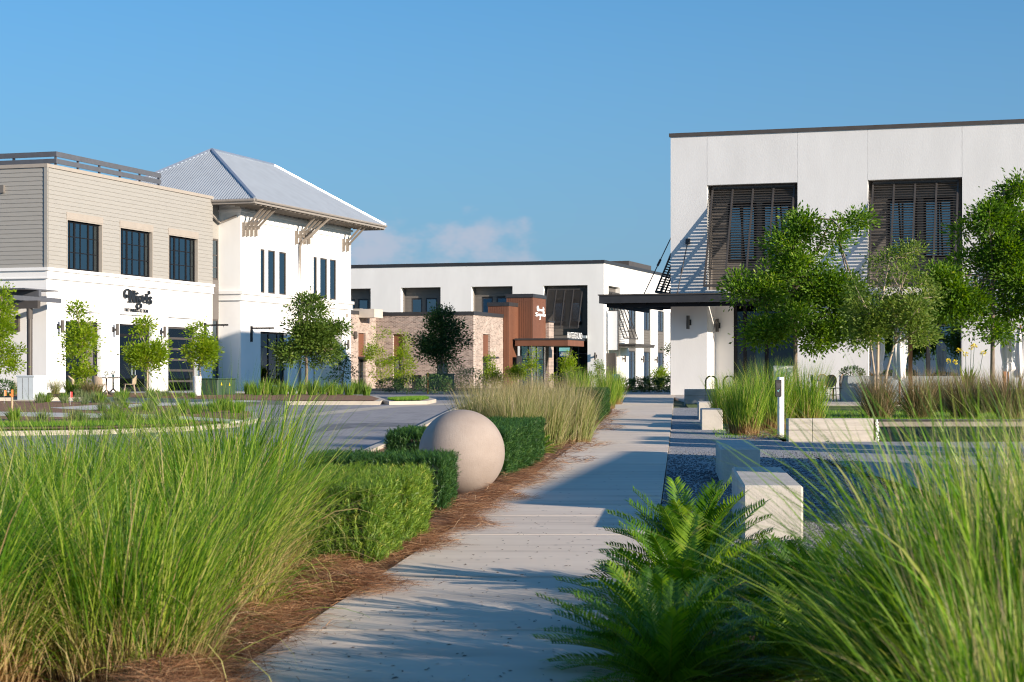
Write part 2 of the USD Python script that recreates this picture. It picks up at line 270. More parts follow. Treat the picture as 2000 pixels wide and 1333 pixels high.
def leafm(name, ramp, trans=0.35, rough=0.45, tips=None, spec=0.35):
    # colour varies from leaf to leaf (u); along a blade from its base to its tip (v) where tips gives that ramp
    nodes = {'u': ('texture_coordinate', {}), 's': ('separate_xyz', {}), 'r': ('rgb_ramp', dict(ramp=ramp)), 'p': ('principled_bsdf', dict(roughness=rough, specular_ior_level=spec)), 't': ('translucent_bsdf', {}), 'x': ('mix_closure', dict(fac=trans)),
             'h': ('hsv', dict(hue=0.485, saturation=1.1, value=1.45, fac=1.0))}
    links = [('u.UV', 's.vector'), ('s.x', 'r.fac')]
    out = 'r.color'
    if tips is not None:
        nodes |= {'bc': ('rgb_ramp', dict(ramp=tips[0])), 'bf': ('rgb_ramp', dict(ramp=[(a, (b, b, b)) for a, b in tips[1]])), 'bs': ('rgb_to_bw', {}), 'bm': ('mix_color', dict(blend_type='mix'))}
        links += [('s.x', 'bc.fac'), ('s.y', 'bf.fac'), ('bf.color', 'bs.color'), ('bs.val', 'bm.fac'), ('r.color', 'bm.a'), ('bc.color', 'bm.b')]
        out = 'bm.result'
    links += [(out, 'p.base_color'), (out, 'h.color'), ('h.color', 't.color'), ('p.BSDF', 'x.closure1'), ('t.BSDF', 'x.closure2')]
    mat(name, nodes, links, 'x.closure')
TAN = [(0.0, (0.27, 0.165, 0.075)), (1.0, (0.46, 0.32, 0.16))]
leafm('grass_green', [(0.0, (0.03, 0.10, 0.010)), (0.3, (0.085, 0.21, 0.018)), (0.55, (0.19, 0.34, 0.025)), (0.8, (0.38, 0.50, 0.06)), (0.93, (0.56, 0.60, 0.15)), (0.955, (0.58, 0.47, 0.22)), (1.0, (0.50, 0.33, 0.16))], 0.42, tips=(TAN, [(0.0, 1.0), (0.16, 0.9), (0.34, 0.15), (0.5, 0.0)]))
leafm('grass_near', [(0.0, (0.03, 0.11, 0.012)), (0.35, (0.09, 0.235, 0.02)), (0.6, (0.18, 0.36, 0.03)), (0.85, (0.36, 0.50, 0.07)), (0.94, (0.52, 0.55, 0.15)), (1.0, (0.60, 0.46, 0.27))], 0.42, tips=(TAN, [(0.0, 0.5), (0.1, 0.3), (0.2, 0.0)]))
leafm('grass_tan', [(0.0, (0.12, 0.19, 0.045)), (0.45, (0.25, 0.30, 0.09)), (0.8, (0.45, 0.42, 0.20)), (1.0, (0.62, 0.53, 0.32))], 0.4, tips=(TAN, [(0.0, 0.45), (0.25, 0.1), (0.6, 0.0), (0.85, 0.35), (1.0, 0.7)]))
leafm('grass_brown', [(0.0, (0.0715, 0.1105, 0.036)), (0.5, (0.156, 0.169, 0.06)), (0.8, (0.299, 0.208, 0.12)), (1.0, (0.468, 0.325, 0.192))], 0.3, tips=(TAN, [(0.0, 0.5), (0.3, 0.1), (0.65, 0.1), (1.0, 0.6)]))
leafm('straw', [(0.0, (0.10, 0.042, 0.02)), (0.45, (0.265, 0.125, 0.06)), (0.8, (0.42, 0.225, 0.11)), (0.95, (0.58, 0.36, 0.19)), (1.0, (0.66, 0.50, 0.33))], 0.1, 0.7)
leafm('hedge_leaf', [(0.0, (0.04, 0.10, 0.012)), (0.5, (0.14, 0.25, 0.03)), (0.85, (0.28, 0.38, 0.05)), (1.0, (0.52, 0.50, 0.12))], 0.35)
leafm('hedge_leaf_dark', [(0.0, (0.0156, 0.056, 0.0144)), (0.6, (0.0455, 0.119, 0.024)), (1.0, (0.1105, 0.21, 0.042))], 0.28)
leafm('oak_leaf', [(0.0, (0.05, 0.10, 0.015)), (0.6, (0.12, 0.20, 0.03)), (1.0, (0.25, 0.30, 0.06))], 0.35)
leafm('elm_leaf', [(0.0, (0.035, 0.10, 0.010)), (0.5, (0.115, 0.225, 0.020)), (0.9, (0.22, 0.36, 0.035)), (1.0, (0.36, 0.42, 0.07))], 0.45)
leafm('birch_leaf', [(0.0, (0.075, 0.14, 0.022)), (0.5, (0.16, 0.25, 0.04)), (1.0, (0.34, 0.38, 0.10))], 0.42)
leafm('lime_leaf', [(0.0, (0.13, 0.23, 0.012)), (0.5, (0.24, 0.36, 0.02)), (0.9, (0.38, 0.46, 0.035)), (0.985, (0.48, 0.46, 0.05)), (0.99, (0.40, 0.12, 0.04)), (1.0, (0.40, 0.12, 0.04))], 0.5)
leafm('dark_leaf', [(0.0, (0.022, 0.06, 0.018)), (0.6, (0.055, 0.125, 0.033)), (1.0, (0.14, 0.22, 0.06))], 0.3)
leafm('strap_leaf', [(0.0, (0.075, 0.165, 0.0234)), (0.6, (0.18, 0.3, 0.039)), (1.0, (0.36, 0.42, 0.078))], 0.4)
leafm('sage_leaf', [(0.0, (0.084, 0.126, 0.0455)), (0.6, (0.168, 0.217, 0.091)), (1.0, (0.28, 0.322, 0.143))], 0.3)
leafm('frond_leaf', [(0.0, (0.035, 0.11, 0.008)), (0.5, (0.105, 0.235, 0.014)), (0.93, (0.27, 0.40, 0.022)), (1.0, (0.38, 0.34, 0.08))], 0.38, 0.36, spec=0.5)
leafm('petal', [(0.0, (0.72, 0.55, 0.03)), (1.0, (0.85, 0.75, 0.10))], 0.3)
def glass(name, ior, tint, gl=(1, 1, 1)):
    mat(name, {'f': ('fresnel', dict(IOR=ior)), 't': ('transparent_bsdf', dict(color=tint)), 'g': ('glossy_bsdf', dict(roughness=0.015, color=gl)), 'x': ('mix_closure', {})},
        [('f.fac', 'x.fac'), ('t.BSDF', 'x.closure1'), ('g.BSDF', 'x.closure2')], 'x.closure')
glass('glass', 2.9, (0.30, 0.44, 0.46), (0.72, 0.90, 1.0))
glass('glass_clear', 1.5, (0.5, 0.62, 0.62), (0.85, 0.95, 1.0))
glass('water', 1.33, (0.75, 0.85, 0.85))
# ------------------------------------------------------------------ the ground
def path_right(y): return 0.695 + 0.088 * (y - 10)
def path_left(y): return path_right(y) - 1.74
far_ground = MB()
gx = np.array([-3000, -300, -60, 60, 300, 3000.]); gy = np.concatenate([[-300, -40, 0], np.arange(5, 90, 5), [120, 300, 3000.]])
gv = np.array([[x, y, gh(y) - 0.06] for y in gy for x in gx]); nx = len(gx)
gf = np.array([[j * nx + i, j * nx + i + 1, (j + 1) * nx + i + 1, (j + 1) * nx + i] for j in range(len(gy) - 1) for i in range(nx - 1)])
solo('ground', far_ground.add(gv, gf), 'field', kind='structure')
def edge(fn, y0, y1, n=40): ys = np.linspace(y0, y1, n); return [(float(fn(y)), float(y)) for y in ys]
bedl = lambda y: np.interp(y, [-5, 20, 33, 55, 75, 100], [-2.9, -2.6, -2.35, -1.7, -1.0, -0.2])
road = Polygon([(-80, -20)] + [(bedl(y) - 0.15, y) for y in np.linspace(-20, 112, 60)] + [(-2, 140), (-80, 140)])
solo('road', sheet(road, 0.0), 'pavers', kind='structure')
solo('kerb', slab(Polygon(edge(lambda y: bedl(y) - 0.15, -10, 95) + edge(bedl, 95, -10)), 0, 0.10), 'kerb', kind='structure')
bed = Polygon(edge(bedl, -10, 95) + edge(lambda y: path_left(y) + 0.1, 95, -10))
solo('planting_bed', sheet(bed, 0.035), 'mulch', kind='structure')
# the footpath, cast in slabs with open joints
pathm = '/World/' + 'path'; UsdGeom.Xform.Define(stage, pathm); tagp(stage.GetPrimAtPath(pathm), kind='structure'); taken[pathm] = 0
joints = [-6, -3.4, -0.8, 1.8, 4.4, 7.0, 9.55, 12.1, 15.4, 17.5, 19.6, 22.6, 25.2, 28, 31, 34, 37, 40, 43.5, 47, 51, 55, 59.5, 64, 69, 74.5, 80.5]
for a, b in zip(joints[:-1], joints[1:]):
    w = lambda y: 0 if y < 56 else (y - 56) * 0.055
    q = Polygon([(path_left(a + .012) - w(a), a + .012), (path_right(a + .012), a + .012), (path_right(b - .012), b - .012), (path_left(b - .012) - w(b), b - .012)])
    part(pathm, 'slab', slab(q, 0.0, 0.06), 'path_concrete')
solo('path_base', sheet(Polygon([(path_left(-6), -6), (path_right(-6), -6), (path_right(80), 80), (path_left(80) - 1.3, 80)]), 0.008), 'soil', kind='structure')
gravel = Polygon(edge(lambda y: path_right(y) + 0.01, 12.9, 60) + edge(lambda y: path_right(y) + np.interp(y, [8, 24, 30, 38, 60], [2.6, 2.6, 2.4, 2.2, 1.9]), 60, 12.9))
solo('gravel', sheet(gravel, 0.030), 'gravel', kind='structure')
bed_r = Polygon(edge(lambda y: path_right(y) + 0.02, -8, 12.9) + [(3.0, 12.9), (5, 10.5), (14, 10.5), (14, -8)])
solo('planting_bed', sheet(bed_r, 0.038), 'mulch', kind='structure')
plaza = Polygon([(4.6, 10.6), (16, 10.6), (16, 37.2), (4.5, 37.2), (path_right(37.2) + 2.0, 37.2)])
solo('plaza', sheet(plaza, 0.020), 'plaza', kind='structure')
lawn = Polygon([(path_right(38.5) + .9, 38.5), (30, 38.5), (30, 66), (path_right(66) + .4, 66)])
solo('lawn', sheet(lawn, 0.015), 'turf', kind='structure')
patio = Polygon([(path_right(64) + 0.9, 64.0), (34, 57.0), (34, 85), (path_right(64) + .9, 88)])
solo('patio', slab(patio, 0.0, 0.05), 'far_paving', kind='structure')
forecourt = Polygon([(path_left(79), 79.5), (8.2, 79.5), (13, 108), (4, 110)])
solo('forecourt', sheet(forecourt, 0.055), 'far_paving', kind='structure')

# raised island beds on the left of the road
islA = gpoly((-300, 852), (0, 852), (200, 849), (380, 842), (470, 834), (508, 824), (502, 813), (440, 804), (250, 794), (-300, 787))
solo('island_kerb', slab(islA, 0.0, 0.10), 'kerb', kind='structure')
solo('island_bed', sheet(islA.buffer(-0.22), 0.135), 'mulch', kind='structure')
solo('island_walk', slab(gpoly((-300, 813), (0, 815), (300, 821), (480, 833), (462, 836.5), (300, 829), (0, 823), (-300, 821)).intersection(islA), 0.10, 0.05), 'pale_paving', kind='structure')
solo('island_turf', sheet(gpoly((-300, 838), (100, 838), (300, 836), (378, 834.5), (366, 839.5), (200, 845), (0, 847), (-300, 847)).intersection(islA.buffer(-0.2)), 0.15), 'turf', kind='structure')
solo('island_crossing', sheet(gpoly((96, 806), (190, 800), (330, 796), (480, 790), (520, 792), (380, 799), (240, 806), (170, 811)), 0.14), 'pale_paving', kind='structure')
islB = gpoly((-300, 785), (200, 783), (400, 788), (560, 791.5), (742, 791.5), (752, 787), (735, 781), (640, 776), (300, 774), (-300, 773))
solo('island_kerb', slab(islB, 0.0, 0.13), 'kerb', kind='structure')
solo('island_bed', sheet(islB.buffer(-0.2), 0.145), 'mulch', kind='structure')
islC = gpoly((742, 788), (790, 785), (838, 783.5), (852, 786.5), (835, 790.5), (760, 791.5))
solo('island_kerb', slab(islC, 0.004, 0.12), 'kerb', kind='structure')
solo('island_turf', sheet(islC.buffer(-0.25), 0.14), 'turf', kind='structure')
solo('patio', slab(Polygon([(-45, 74.5), (-13.5, 83.0), (-5.5, 112), (-30, 112), (-45, 100)]), 0.0, 0.09), 'plaza', kind='structure')
islD = Polygon([(-9.2, 97), (-1.5, 93), (1.5, 97), (2.5, 118), (-8, 125), (-9.5, 110)])
solo('island_kerb', slab(islD, 0.004, 0.10), 'kerb', kind='structure')
solo('island_bed', sheet(islD.buffer(-0.25), 0.115), 'soil', kind='structure')
solo('road_band', sheet(gpoly((520, 825), (590, 815), (700, 804), (782, 795.5), (860, 792), (935, 790), (935, 787), (850, 789), (770, 792), (680, 800), (560, 813), (500, 822)), 0.004), 'kerb', kind='structure')
solo('road_cobbles', sheet(gpoly((610, 846), (640, 828), (760, 826), (900, 830), (900, 838), (760, 834), (690, 836)), 0.004), 'pavers_dark', kind='structure')
solo('road_far', sheet(Polygon([(-9.6, 88), (-1.2, 86), (-1.0, 92.5), (-9.4, 96.5)]), 0.004), 'asphalt_far', kind='structure')

# ------------------------------------------------------------------ buildings
AL = D(ALPHA); AX = np.array([math.cos(AL), -math.sin(AL)]); AY = np.array([math.sin(AL), math.cos(AL)])
class Building:                              # local x runs right across the picture, local y away from it, origin at the near corner
    def __init__(s, name, label, cat, x, y, z=RISE, group=None):
        s.o = np.array([x, y]); s.z = z; s.p = thing(name, label, cat, (x, y, z), -ALPHA, group)
    def px(s, v, X, axis='x'):               # along-wall coordinate where column X of sight meets the plane axis = v
        u = (X - CX) / F; o, d = s.o, np.array([u, 1.0])
        e, w = (AX, AY) if axis == 'x' else (AY, AX)
        k = (v + o @ e) / (d @ e); return float(k * (d @ w) - o @ w)
    def hit(s, v, X, Y, axis='x'):           # (along, height) on the plane axis = v
        u = (X - CX) / F; e = AX if axis == 'x' else AY
        k = (v + s.o @ e) / (np.array([u, 1.0]) @ e); return s.px(v, X, axis), float(EYE + (CY - Y) / F * k - s.z)
    def world(s, x, y, z=0.0): w = s.o + x * AX + y * AY; return np.array([w[0], w[1], s.z + z])
    def add(s, name, mesh, m, parent=None, **k): return part(parent or s.p, name, mesh, m, **k)

def window_x(b, x, y0, y1, z0, z1, vs=(), hs=(), fr=0.06, m='charcoal', g='glass', parent=None, dep=0.08, back=None, name='window'):
    # a framed window in a wall whose outward side is +x: frame, glazing bars, pane
    mb = MB()
    for a, c in ((y0, y0 + fr), (y1 - fr, y1)): mb.box(x - dep, x, a, c, z0, z1)
    for a, c in ((z0, z0 + fr), (z1 - fr, z1)): mb.box(x - dep + .002, x - .002, y0 + fr, y1 - fr, a, c)
    for v in vs: w = v[1] if np.ndim(v) else fr * .8; q = v[0] if np.ndim(v) else v; q = y0 + (y1 - y0) * q; mb.box(x - dep + .006, x - .006, q - w / 2, q + w / 2, z0 + fr, z1 - fr)
    for v in hs: w = v[1] if np.ndim(v) else fr * .5; q = v[0] if np.ndim(v) else v; q = z0 + (z1 - z0) * q; mb.box(x - dep + .012, x - .012, y0 + fr, y1 - fr, q - w / 2, q + w / 2)
    w = b.add(name, mb, m, parent)
    if parent is None: part(w, 'pane', B(x - dep * .6, x - dep * .6 + .01, y0 + fr * .5, y1 - fr * .5, z0 + fr * .5, z1 - fr * .5), g)
    if back: part(w, 'blind', B(x - dep - .25, x - dep - .22, y0, y1, z0 + (z1 - z0) * back[0], z1), back[1])
    return w
def window_y(b, y, x0, x1, z0, z1, vs=(), hs=(), fr=0.06, m='charcoal', g='glass', dep=0.08, back=None, name='window'):
    mb = MB()                                # the same in a wall whose outward side is -y
    for a, c in ((x0, x0 + fr), (x1 - fr, x1)): mb.box(a, c, y, y + dep, z0, z1)
    for a, c in ((z0, z0 + fr), (z1 - fr, z1)): mb.box(x0 + fr, x1 - fr, y + .002, y + dep - .002, a, c)
    for v in vs: w = v[1] if np.ndim(v) else fr * .8; q = v[0] if np.ndim(v) else v; q = x0 + (x1 - x0) * q; mb.box(q - w / 2, q + w / 2, y + .006, y + dep - .006, z0 + fr, z1 - fr)
    for v in hs: w = v[1] if np.ndim(v) else fr * .5; q = v[0] if np.ndim(v) else v; q = z0 + (z1 - z0) * q; mb.box(x0 + fr, x1 - fr, y + .012, y + dep - .012, q - w / 2, q + w / 2)
    w = b.add(name, mb, m)
    part(w, 'pane', B(x0 + fr * .5, x1 - fr * .5, y + dep * .6 - .01, y + dep * .6, z0 + fr * .5, z1 - fr * .5), g)
    if back: part(w, 'blind', B(x0, x1, y + dep + .22, y + dep + .25, z0 + (z1 - z0) * back[0], z1), back[1])
    return w
def reveal_x(x0, x1, y0, y1, z0, z1, t=.03, sill=True):  # lining of an opening through a wall from x0 in to x1 out
    mb = MB(); mb.box(x0, x1, y0 - t, y0, z0, z1).box(x0, x1, y1, y1 + t, z0, z1).box(x0, x1, y0 - t, y1 + t, z1, z1 + t)
    if sill: mb.box(x0, x1, y0 - t, y1 + t, z0 - t, z0)
    return mb
def sconce(b, loc, axis, label):             # a pair of tubes on a wall bracket; axis: the way it faces, in degrees
    w = b.world(*loc)
    t = thing('wall_lamp', label, 'wall lamp', w, axis)
    part(t, 'lamp_tube', MB().add(*lathe([(0.0, -.28), (.07, -.28), (.07, .28), (.06, .28), (.06, .25), (0, .25)], 14)).get()[0:2], 'charcoal', smooth=40) if False else None
    v, f = lathe([(0.001, -.27), (.072, -.28), (.072, .28), (.06, .28), (.06, .24), (0.001, .24)], 14); part(t, 'lamp_tube', (v + [0.24, 0, 0], f), 'bronze', smooth=40)
    part(t, 'bracket', B(.0, .19, -.035, .035, -.07, .05), 'charcoal'); part(t, 'wall_plate', B(0.0, .03, -.09, .09, -.12, .12), 'charcoal')
    return t

# --- the ice-cream shop building on the left
N = Building('shop_building', 'white two-storey corner building with taupe siding above and black script sign', 'building', -20.88, 85.0)
NL, NT, NB = 16.15, 10.22, 5.72              # length of the right side, parapet height, height of the belt course
W1 = [(N.px(0, a), N.px(0, c)) for a, c in ((130.5, 198.5), (234.2, 297.0), (328.8, 385.5))]
wz0, wz1 = NB + .02, N.hit(0, 130.5, 430)[1]
L1 = [(N.px(0, a), N.px(0, c)) for a, c in ((128.5, 197.0), (233.8, 296.5), (328.4, 384.8))]
lz1 = N.hit(0, 128.5, 607)[1]; lz2 = N.hit(0, 128.5, 627)[1]
N.add('lower_wall', MB().add(*wallx(0.35, NL, 0, NB - .45, [(a, -.1, c, lz1) for a, c in L1], -.30, 0)).box(-24, 0, 0, .35, 0, NB - .45), 'stucco')
N.add('upper_wall', MB().add(*wallx(.3, NL, NB - .45, NT, [(a, wz0, c, wz1) for a, c in W1], -.30, -.03)).box(-24, -.03, .03, .3, NB - .45, NT), 'siding')
N.add('back_wall', MB().box(-24, -.4, NL - .3, NL, 0, NT), 'stucco_grey')
N.add('roof', B(-24, -.28, .28, NL - .28, NT - .5, NT - .4), 'roof_flat')
N.add('floor_slab', B(-9, -.3, .35, NL - .3, NB - .7, NB - .3), 'interior')
N.add('interior_wall', MB().box(-9.1, -9, .35, NL - .3, 0, NT - .5).box(-9, -.6, 5.2, 5.3, NB, NT - .5).box(-9, -.6, 10.6, 10.7, NB, NT - .5).box(-9, -.6, 8.9, 9, 0, NB - .7), 'interior_wall')
N.add('ceiling_light_panel', B(-6, -3, 2, 4, NB - .74, NB - .71), 'interior_wall')
for z0, z1, o in ((NB - .14, NB, .16), (NB - .45, NB - .14, .07), (NB - .50, NB - .45, .10)):
    N.add('belt_course', MB().box(0, o, -o, NL, z0, z1).box(-24, 0, -o, 0, z0, z1), 'stucco')
N.add('corner_post', MB().box(-.10, .055, -.055, .10, NB, NT), 'siding')
N.add('coping', MB().box(-.35, .07, .35, NL, NT, NT + .16).box(-24, .07, -.07, .35, NT, NT + .16), 'trim')
nb = 23; hb = (NT - NB) / nb                 # lap siding, one board after another, cut at the windows
for k in range(nb):
    z = NB + k * hb
    def board_x(a, c):
        return (np.array([[-.03, a, z], [.028, a, z - .012], [.004, a, z + hb], [-.03, a, z + hb], [-.03, c, z], [.028, c, z - .012], [.004, c, z + hb], [-.03, c, z + hb]]), np.array([[0, 1, 2, 3], [4, 7, 6, 5], [0, 4, 5, 1], [1, 5, 6, 2], [2, 6, 7, 3]])[:, ::-1])
    segs = [(.10, NL)]
    if z + hb > wz0 and z < wz1 - .01:
        e = [.10] + [q for p in W1 for q in (p[0] - .002, p[1] + .002)] + [NL]; segs = list(zip(e[::2], e[1::2]))
    for a, c in segs: N.add('board', board_x(a, c), 'siding')
    v, f = board_x(-.10, 24); v = np.stack([-v[:, 1], -v[:, 0], v[:, 2]], 1); N.add('board', (v, f), 'siding')
for a, c in W1:
    N.add('window_trim', MB().add(*reveal_x(-.24, .035, a + .02, c - .02, wz0, wz1, .06, False).get()).box(-.05, .05, a - .06, c + .06, wz1 + .06, wz1 + .36), 'trim')
    for k, (f0, f1) in enumerate(((.04, .14), (.62, .70)) if a < 5 else ((.66, .74),) if a < 9 else ((.20, .29), (.46, .54))): N.add('curtain', B(-.62 - k * .03, -.60 - k * .03, a + (c - a) * f0, a + (c - a) * f1, wz0, wz1 - .3), 'curtain')
    window_x(N, -.14, a + .02, c - .02, wz0, wz1, [(.30, .11), (.70, .11), (.47, .03), (.16, .03), (.86, .03)], [.36, .68], .08, 'black')
for i, (a, c) in enumerate(L1):
    N.add('transom_panel', MB().add(*wallx(a, c, lz2, lz1, [], -.26, -.14)).add(*wallx(a + .12, c - .12, lz2 + .1, lz1 - .12, [], -.14, -.11)), 'stucco')
    if i == 0:
        window_x(N, -.20, a, c, .0, lz2, [(.33, .07), (.66, .07)], [(.25, .08), (.62, .06)], .09, 'black', 'glass_clear')
        N.add('pilaster', B(-.24, -.16, c - 1.0, c - .45, 0, lz2), 'siding_mid')
    elif i == 1:
        N.add('door', window_x and MB().box(-.26, -.16, a, a + .1, 0, lz2).box(-.26, -.16, c - .1, c, 0, lz2).box(-.26, -.16, a, c, 2.75, 2.9).box(-.26, -.16, a, c, lz2 - .1, lz2).box(-.24, -.18, (a + c) / 2 - .09, (a + c) / 2 + .09, 0, 2.75).box(-.24, -.18, a + .1, a + .2, 0, 2.75).box(-.24, -.18, c - .2, c - .1, 0, 2.75).box(-.24, -.18, a, c, 0, .3), 'black')
        N.add('door_pane', B(-.22, -.21, a, c, .2, lz2), 'glass_clear')
        for s in (-.16, .16): N.add('door_handle', B(-.15, -.12, (a + c) / 2 + s - .02, (a + c) / 2 + s + .02, .9, 1.5), 'zinc')
    else:
        mb = MB().box(-.24, -.16, a, a + .12, 0, lz2).box(-.24, -.16, c - .12, c, 0, lz2)
        for k in range(7): zz = k * (lz2 - .1) / 6; mb.box(-.24, -.17, a + .12, c - .12, zz, zz + .11)
        N.add('sectional_door', mb, 'bronze'); N.add('door_pane', B(-.22, -.21, a + .1, c - .1, .05, lz2), 'glass_clear')
        N.add('door_backing', B(-.6, -.55, a, c, 0, lz2), 'curtain')
# parapet rails on the roof: three boards on short posts
ry, rx = N.px(-.5, 110), -.5
for z0, z1 in ((NT + .06, NT + .26), (NT + .36, NT + .58), (NT + .67, NT + .91)):
    N.add('rail_board', B(rx - .05, rx, ry, N.px(-.5, 315), z0, z1), 'rail_grey'); N.add('rail_board', B(-24, rx - .055, ry - .001, ry + .05, z0, z1), 'rail_grey')
for y in np.linspace(ry + .1, N.px(-.5, 315) - .1, 6): N.add('rail_post', B(rx - .14, rx - .055, y - .05, y + .05, NT - .4, NT + .85), 'rail_grey')
for x in np.arange(-21, -1, 2.6): N.add('rail_post', B(x - .05, x + .05, ry + .055, ry + .14, NT - .4, NT + .85), 'rail_grey')
for pxs, lab in ((120.5, 'left of its window'), (228, 'between window and glass door'), (320.5, 'between glass door and sectional door')):
    y, z = N.hit(0.2, pxs, 0); sconce(N, (0, y, N.hit(.2, pxs, {120.5: 638, 228: 644, 320.5: 649}[pxs])[1]), -ALPHA, 'dark wall lamp on the shop wall ' + lab)
N.add('service_box', B(N.px(-.1, 0, 'y'), N.px(-.1, 8, 'y'), -.16, 0, N.hit(-.1, 4, 377, 'y')[1], N.hit(-.1, 4, 362, 'y')[1]), 'siding_dark')
N.add('meter_box', B(N.px(-.1, 29, 'y'), N.px(-.1, 37, 'y'), -.14, 0, N.hit(-.1, 30, 648, 'y')[1], N.hit(-.1, 30, 616, 'y')[1]), 'bronze')
# lettering: strokes with swelling weight, and small capitals
def strokes(lines, d=.05):
    ps = []
    for pts, w in lines:
        p = np.array(pts, float)
        if len(p) > 2:                       # Catmull-Rom through the points
            q = np.vstack([2 * p[0] - p[1], p, 2 * p[-1] - p[-2]]); t = np.linspace(0, 1, 7)[:-1, None]; out = []
            for i in range(1, len(q) - 2): a, b, c, e = q[i - 1:i + 3]; out.append(.5 * (2 * b + (c - a) * t + (2 * a - 5 * b + 4 * c - e) * t ** 2 + (3 * b - a - 3 * c + e) * t ** 3))
            p = np.vstack(out + [p[-1:]])
        w = np.interp(np.linspace(0, 1, len(p)), np.linspace(0, 1, len(w)), w)
        ps += [unary_union([Point(p[i]).buffer(w[i] / 2, 6), Point(p[i + 1]).buffer(w[i + 1] / 2, 6)]).convex_hull for i in range(len(p) - 1)]
    return extrude(unary_union(ps).simplify(.003), d)
def on_x(m, y, z, x, sx=1.0, sz=1.0):        # stands a flat drawing up on a wall facing +x; drawing's x runs along +y
    v = np.asarray(m.vertices); return np.stack([x + v[:, 2], y + v[:, 0] * sx, z + v[:, 1] * sz], 1), m.faces
SCRIPT = [  # drawn in a 9 x 7 field: N, i, g, e, l, apostrophe, s
    ([(2.0, 2.0), (1.9, 3.4), (1.95, 5.4)], [.55, .62, .6]), ([(1.3, 2.0), (2.7, 2.0)], [.3, .3]), ([(1.9, 5.7), (2.6, 4.4), (3.3, 2.1)], [.6, .95, .75]), ([(3.3, 2.0), (3.35, 4.0), (3.3, 5.6)], [.4, .45, .5]), ([(2.8, 5.8), (3.9, 5.75)], [.28, .3]),
    ([(1.95, 5.5), (1.2, 6.1), (.45, 5.5), (.2, 4.4), (.4, 3.4), (.9, 3.35), (1.1, 3.9), (.85, 4.2)], [.4, .45, .5, .5, .45, .4, .4, .5]), ([(4.2, 5.0), (4.25, 5.05)], [.75, .75]), ([(4.0, 4.1), (4.1, 3.2), (4.2, 2.1)], [.5, .6, .5]), ([(3.7, 4.15), (4.2, 4.15)], [.3, .3]),
    ([(5.6, 3.9), (5.1, 4.2), (4.7, 3.6), (4.9, 2.7), (5.5, 2.7), (5.75, 3.4), (5.6, 3.9)], [.4, .4, .55, .5, .4, .5, .4]), ([(5.6, 4.1), (6.0, 4.4)], [.35, .45]), ([(5.6, 2.9), (5.0, 2.0), (4.3, 1.3), (4.1, .5), (4.6, .1), (5.3, .4), (5.5, 1.2), (4.9, 1.7)], [.5, .5, .5, .5, .5, .5, .55, .5]),
    ([(6.2, 2.9), (6.9, 3.2), (6.8, 4.0), (6.3, 3.9), (6.1, 3.0), (6.4, 2.2), (7.0, 2.2)], [.35, .4, .4, .5, .6, .5, .35]), ([(7.3, 5.0), (7.35, 3.5), (7.5, 2.1)], [.5, .6, .5]), ([(7.0, 5.0), (7.5, 5.0)], [.3, .3]), ([(7.6, 4.9), (8.2, 5.3), (8.1, 6.0), (8.0, 5.7)], [.25, .45, .5, .4]),
    ([(8.9, 3.8), (8.5, 4.2), (8.1, 3.8), (8.4, 3.2), (8.8, 2.6), (8.5, 1.9), (7.9, 2.0), (7.8, 2.5)], [.45, .4, .45, .55, .55, .45, .4, .45])]
sy0, sy1 = N.px(0, 239.5), N.px(0, 295); sz0, sz1 = N.hit(0, 267, 603)[1], N.hit(0, 267, 565.5)[1]
shop_sign = N.add('shop_sign', on_x(strokes(SCRIPT, .06), sy0, sz0, .03, (sy1 - sy0) / 9.1, (sz1 - sz0) / 6.4), 'sign_black', label='black script lettering of the shop name on white wall')
tm = meshkit.text_mesh('FANCY HAMBURGS & ICE CREAM', 1.0, .02, True); ty0, ty1 = N.px(0, 242.5), N.px(0, 288.5); tz0 = N.hit(0, 265, 610)[1]
N.add('shop_lettering', on_x(tm, ty0, tz0, .004, (ty1 - ty0) / tm.bounds[1][0], .155), 'sign_black', label='small black capitals under the script sign')
# pergola at the far left, in front of the shop's front wall
pg = Building('pergola', 'dark steel pergola with round post at the left edge before the shop', 'pergola', *N.world(-2, -3.2)[:2])
pxp = pg.px(0, 55.5, 'y'); pz = pg.hit(0, 55, 603, 'y')[1]; pzt = pg.hit(0, 55, 587.5, 'y')[1]
v, f = tube([(pxp, .1, 0), (pxp, .1, pz)], [.12, .12], 14); pg.add('post', (v, f), 'bronze', smooth=40)
pg.add('post_collar', MB().tube([(pxp, .1, pz - .45), (pxp, .1, pz)], [.135, .135], 14), 'bronze'); pg.add('post_base', MB().box(pxp - .17, pxp + .17, -.07, .27, 0, .35), 'bronze')
pg.add('front_beam', B(-7, pg.px(0, 74, 'y'), -.02, .2, pz, pzt), 'bronze')
for k in range(4): pg.add('cross_beam', B(pxp - .3 - k * 1.5, pxp - .15 - k * 1.5, -.9, 2.9, pzt + .004, pzt + .2), 'rail_grey')
pg.add('upper_beam', B(-7, pg.px(0, 46, 'y'), 1.2, 1.4, pzt + .22, pzt + .5), 'rail_grey'); pg.add('roof_panel', B(-7, pg.px(0, 44, 'y'), .2, 2.9, pzt + .51, pzt + .56), 'rail_grey')

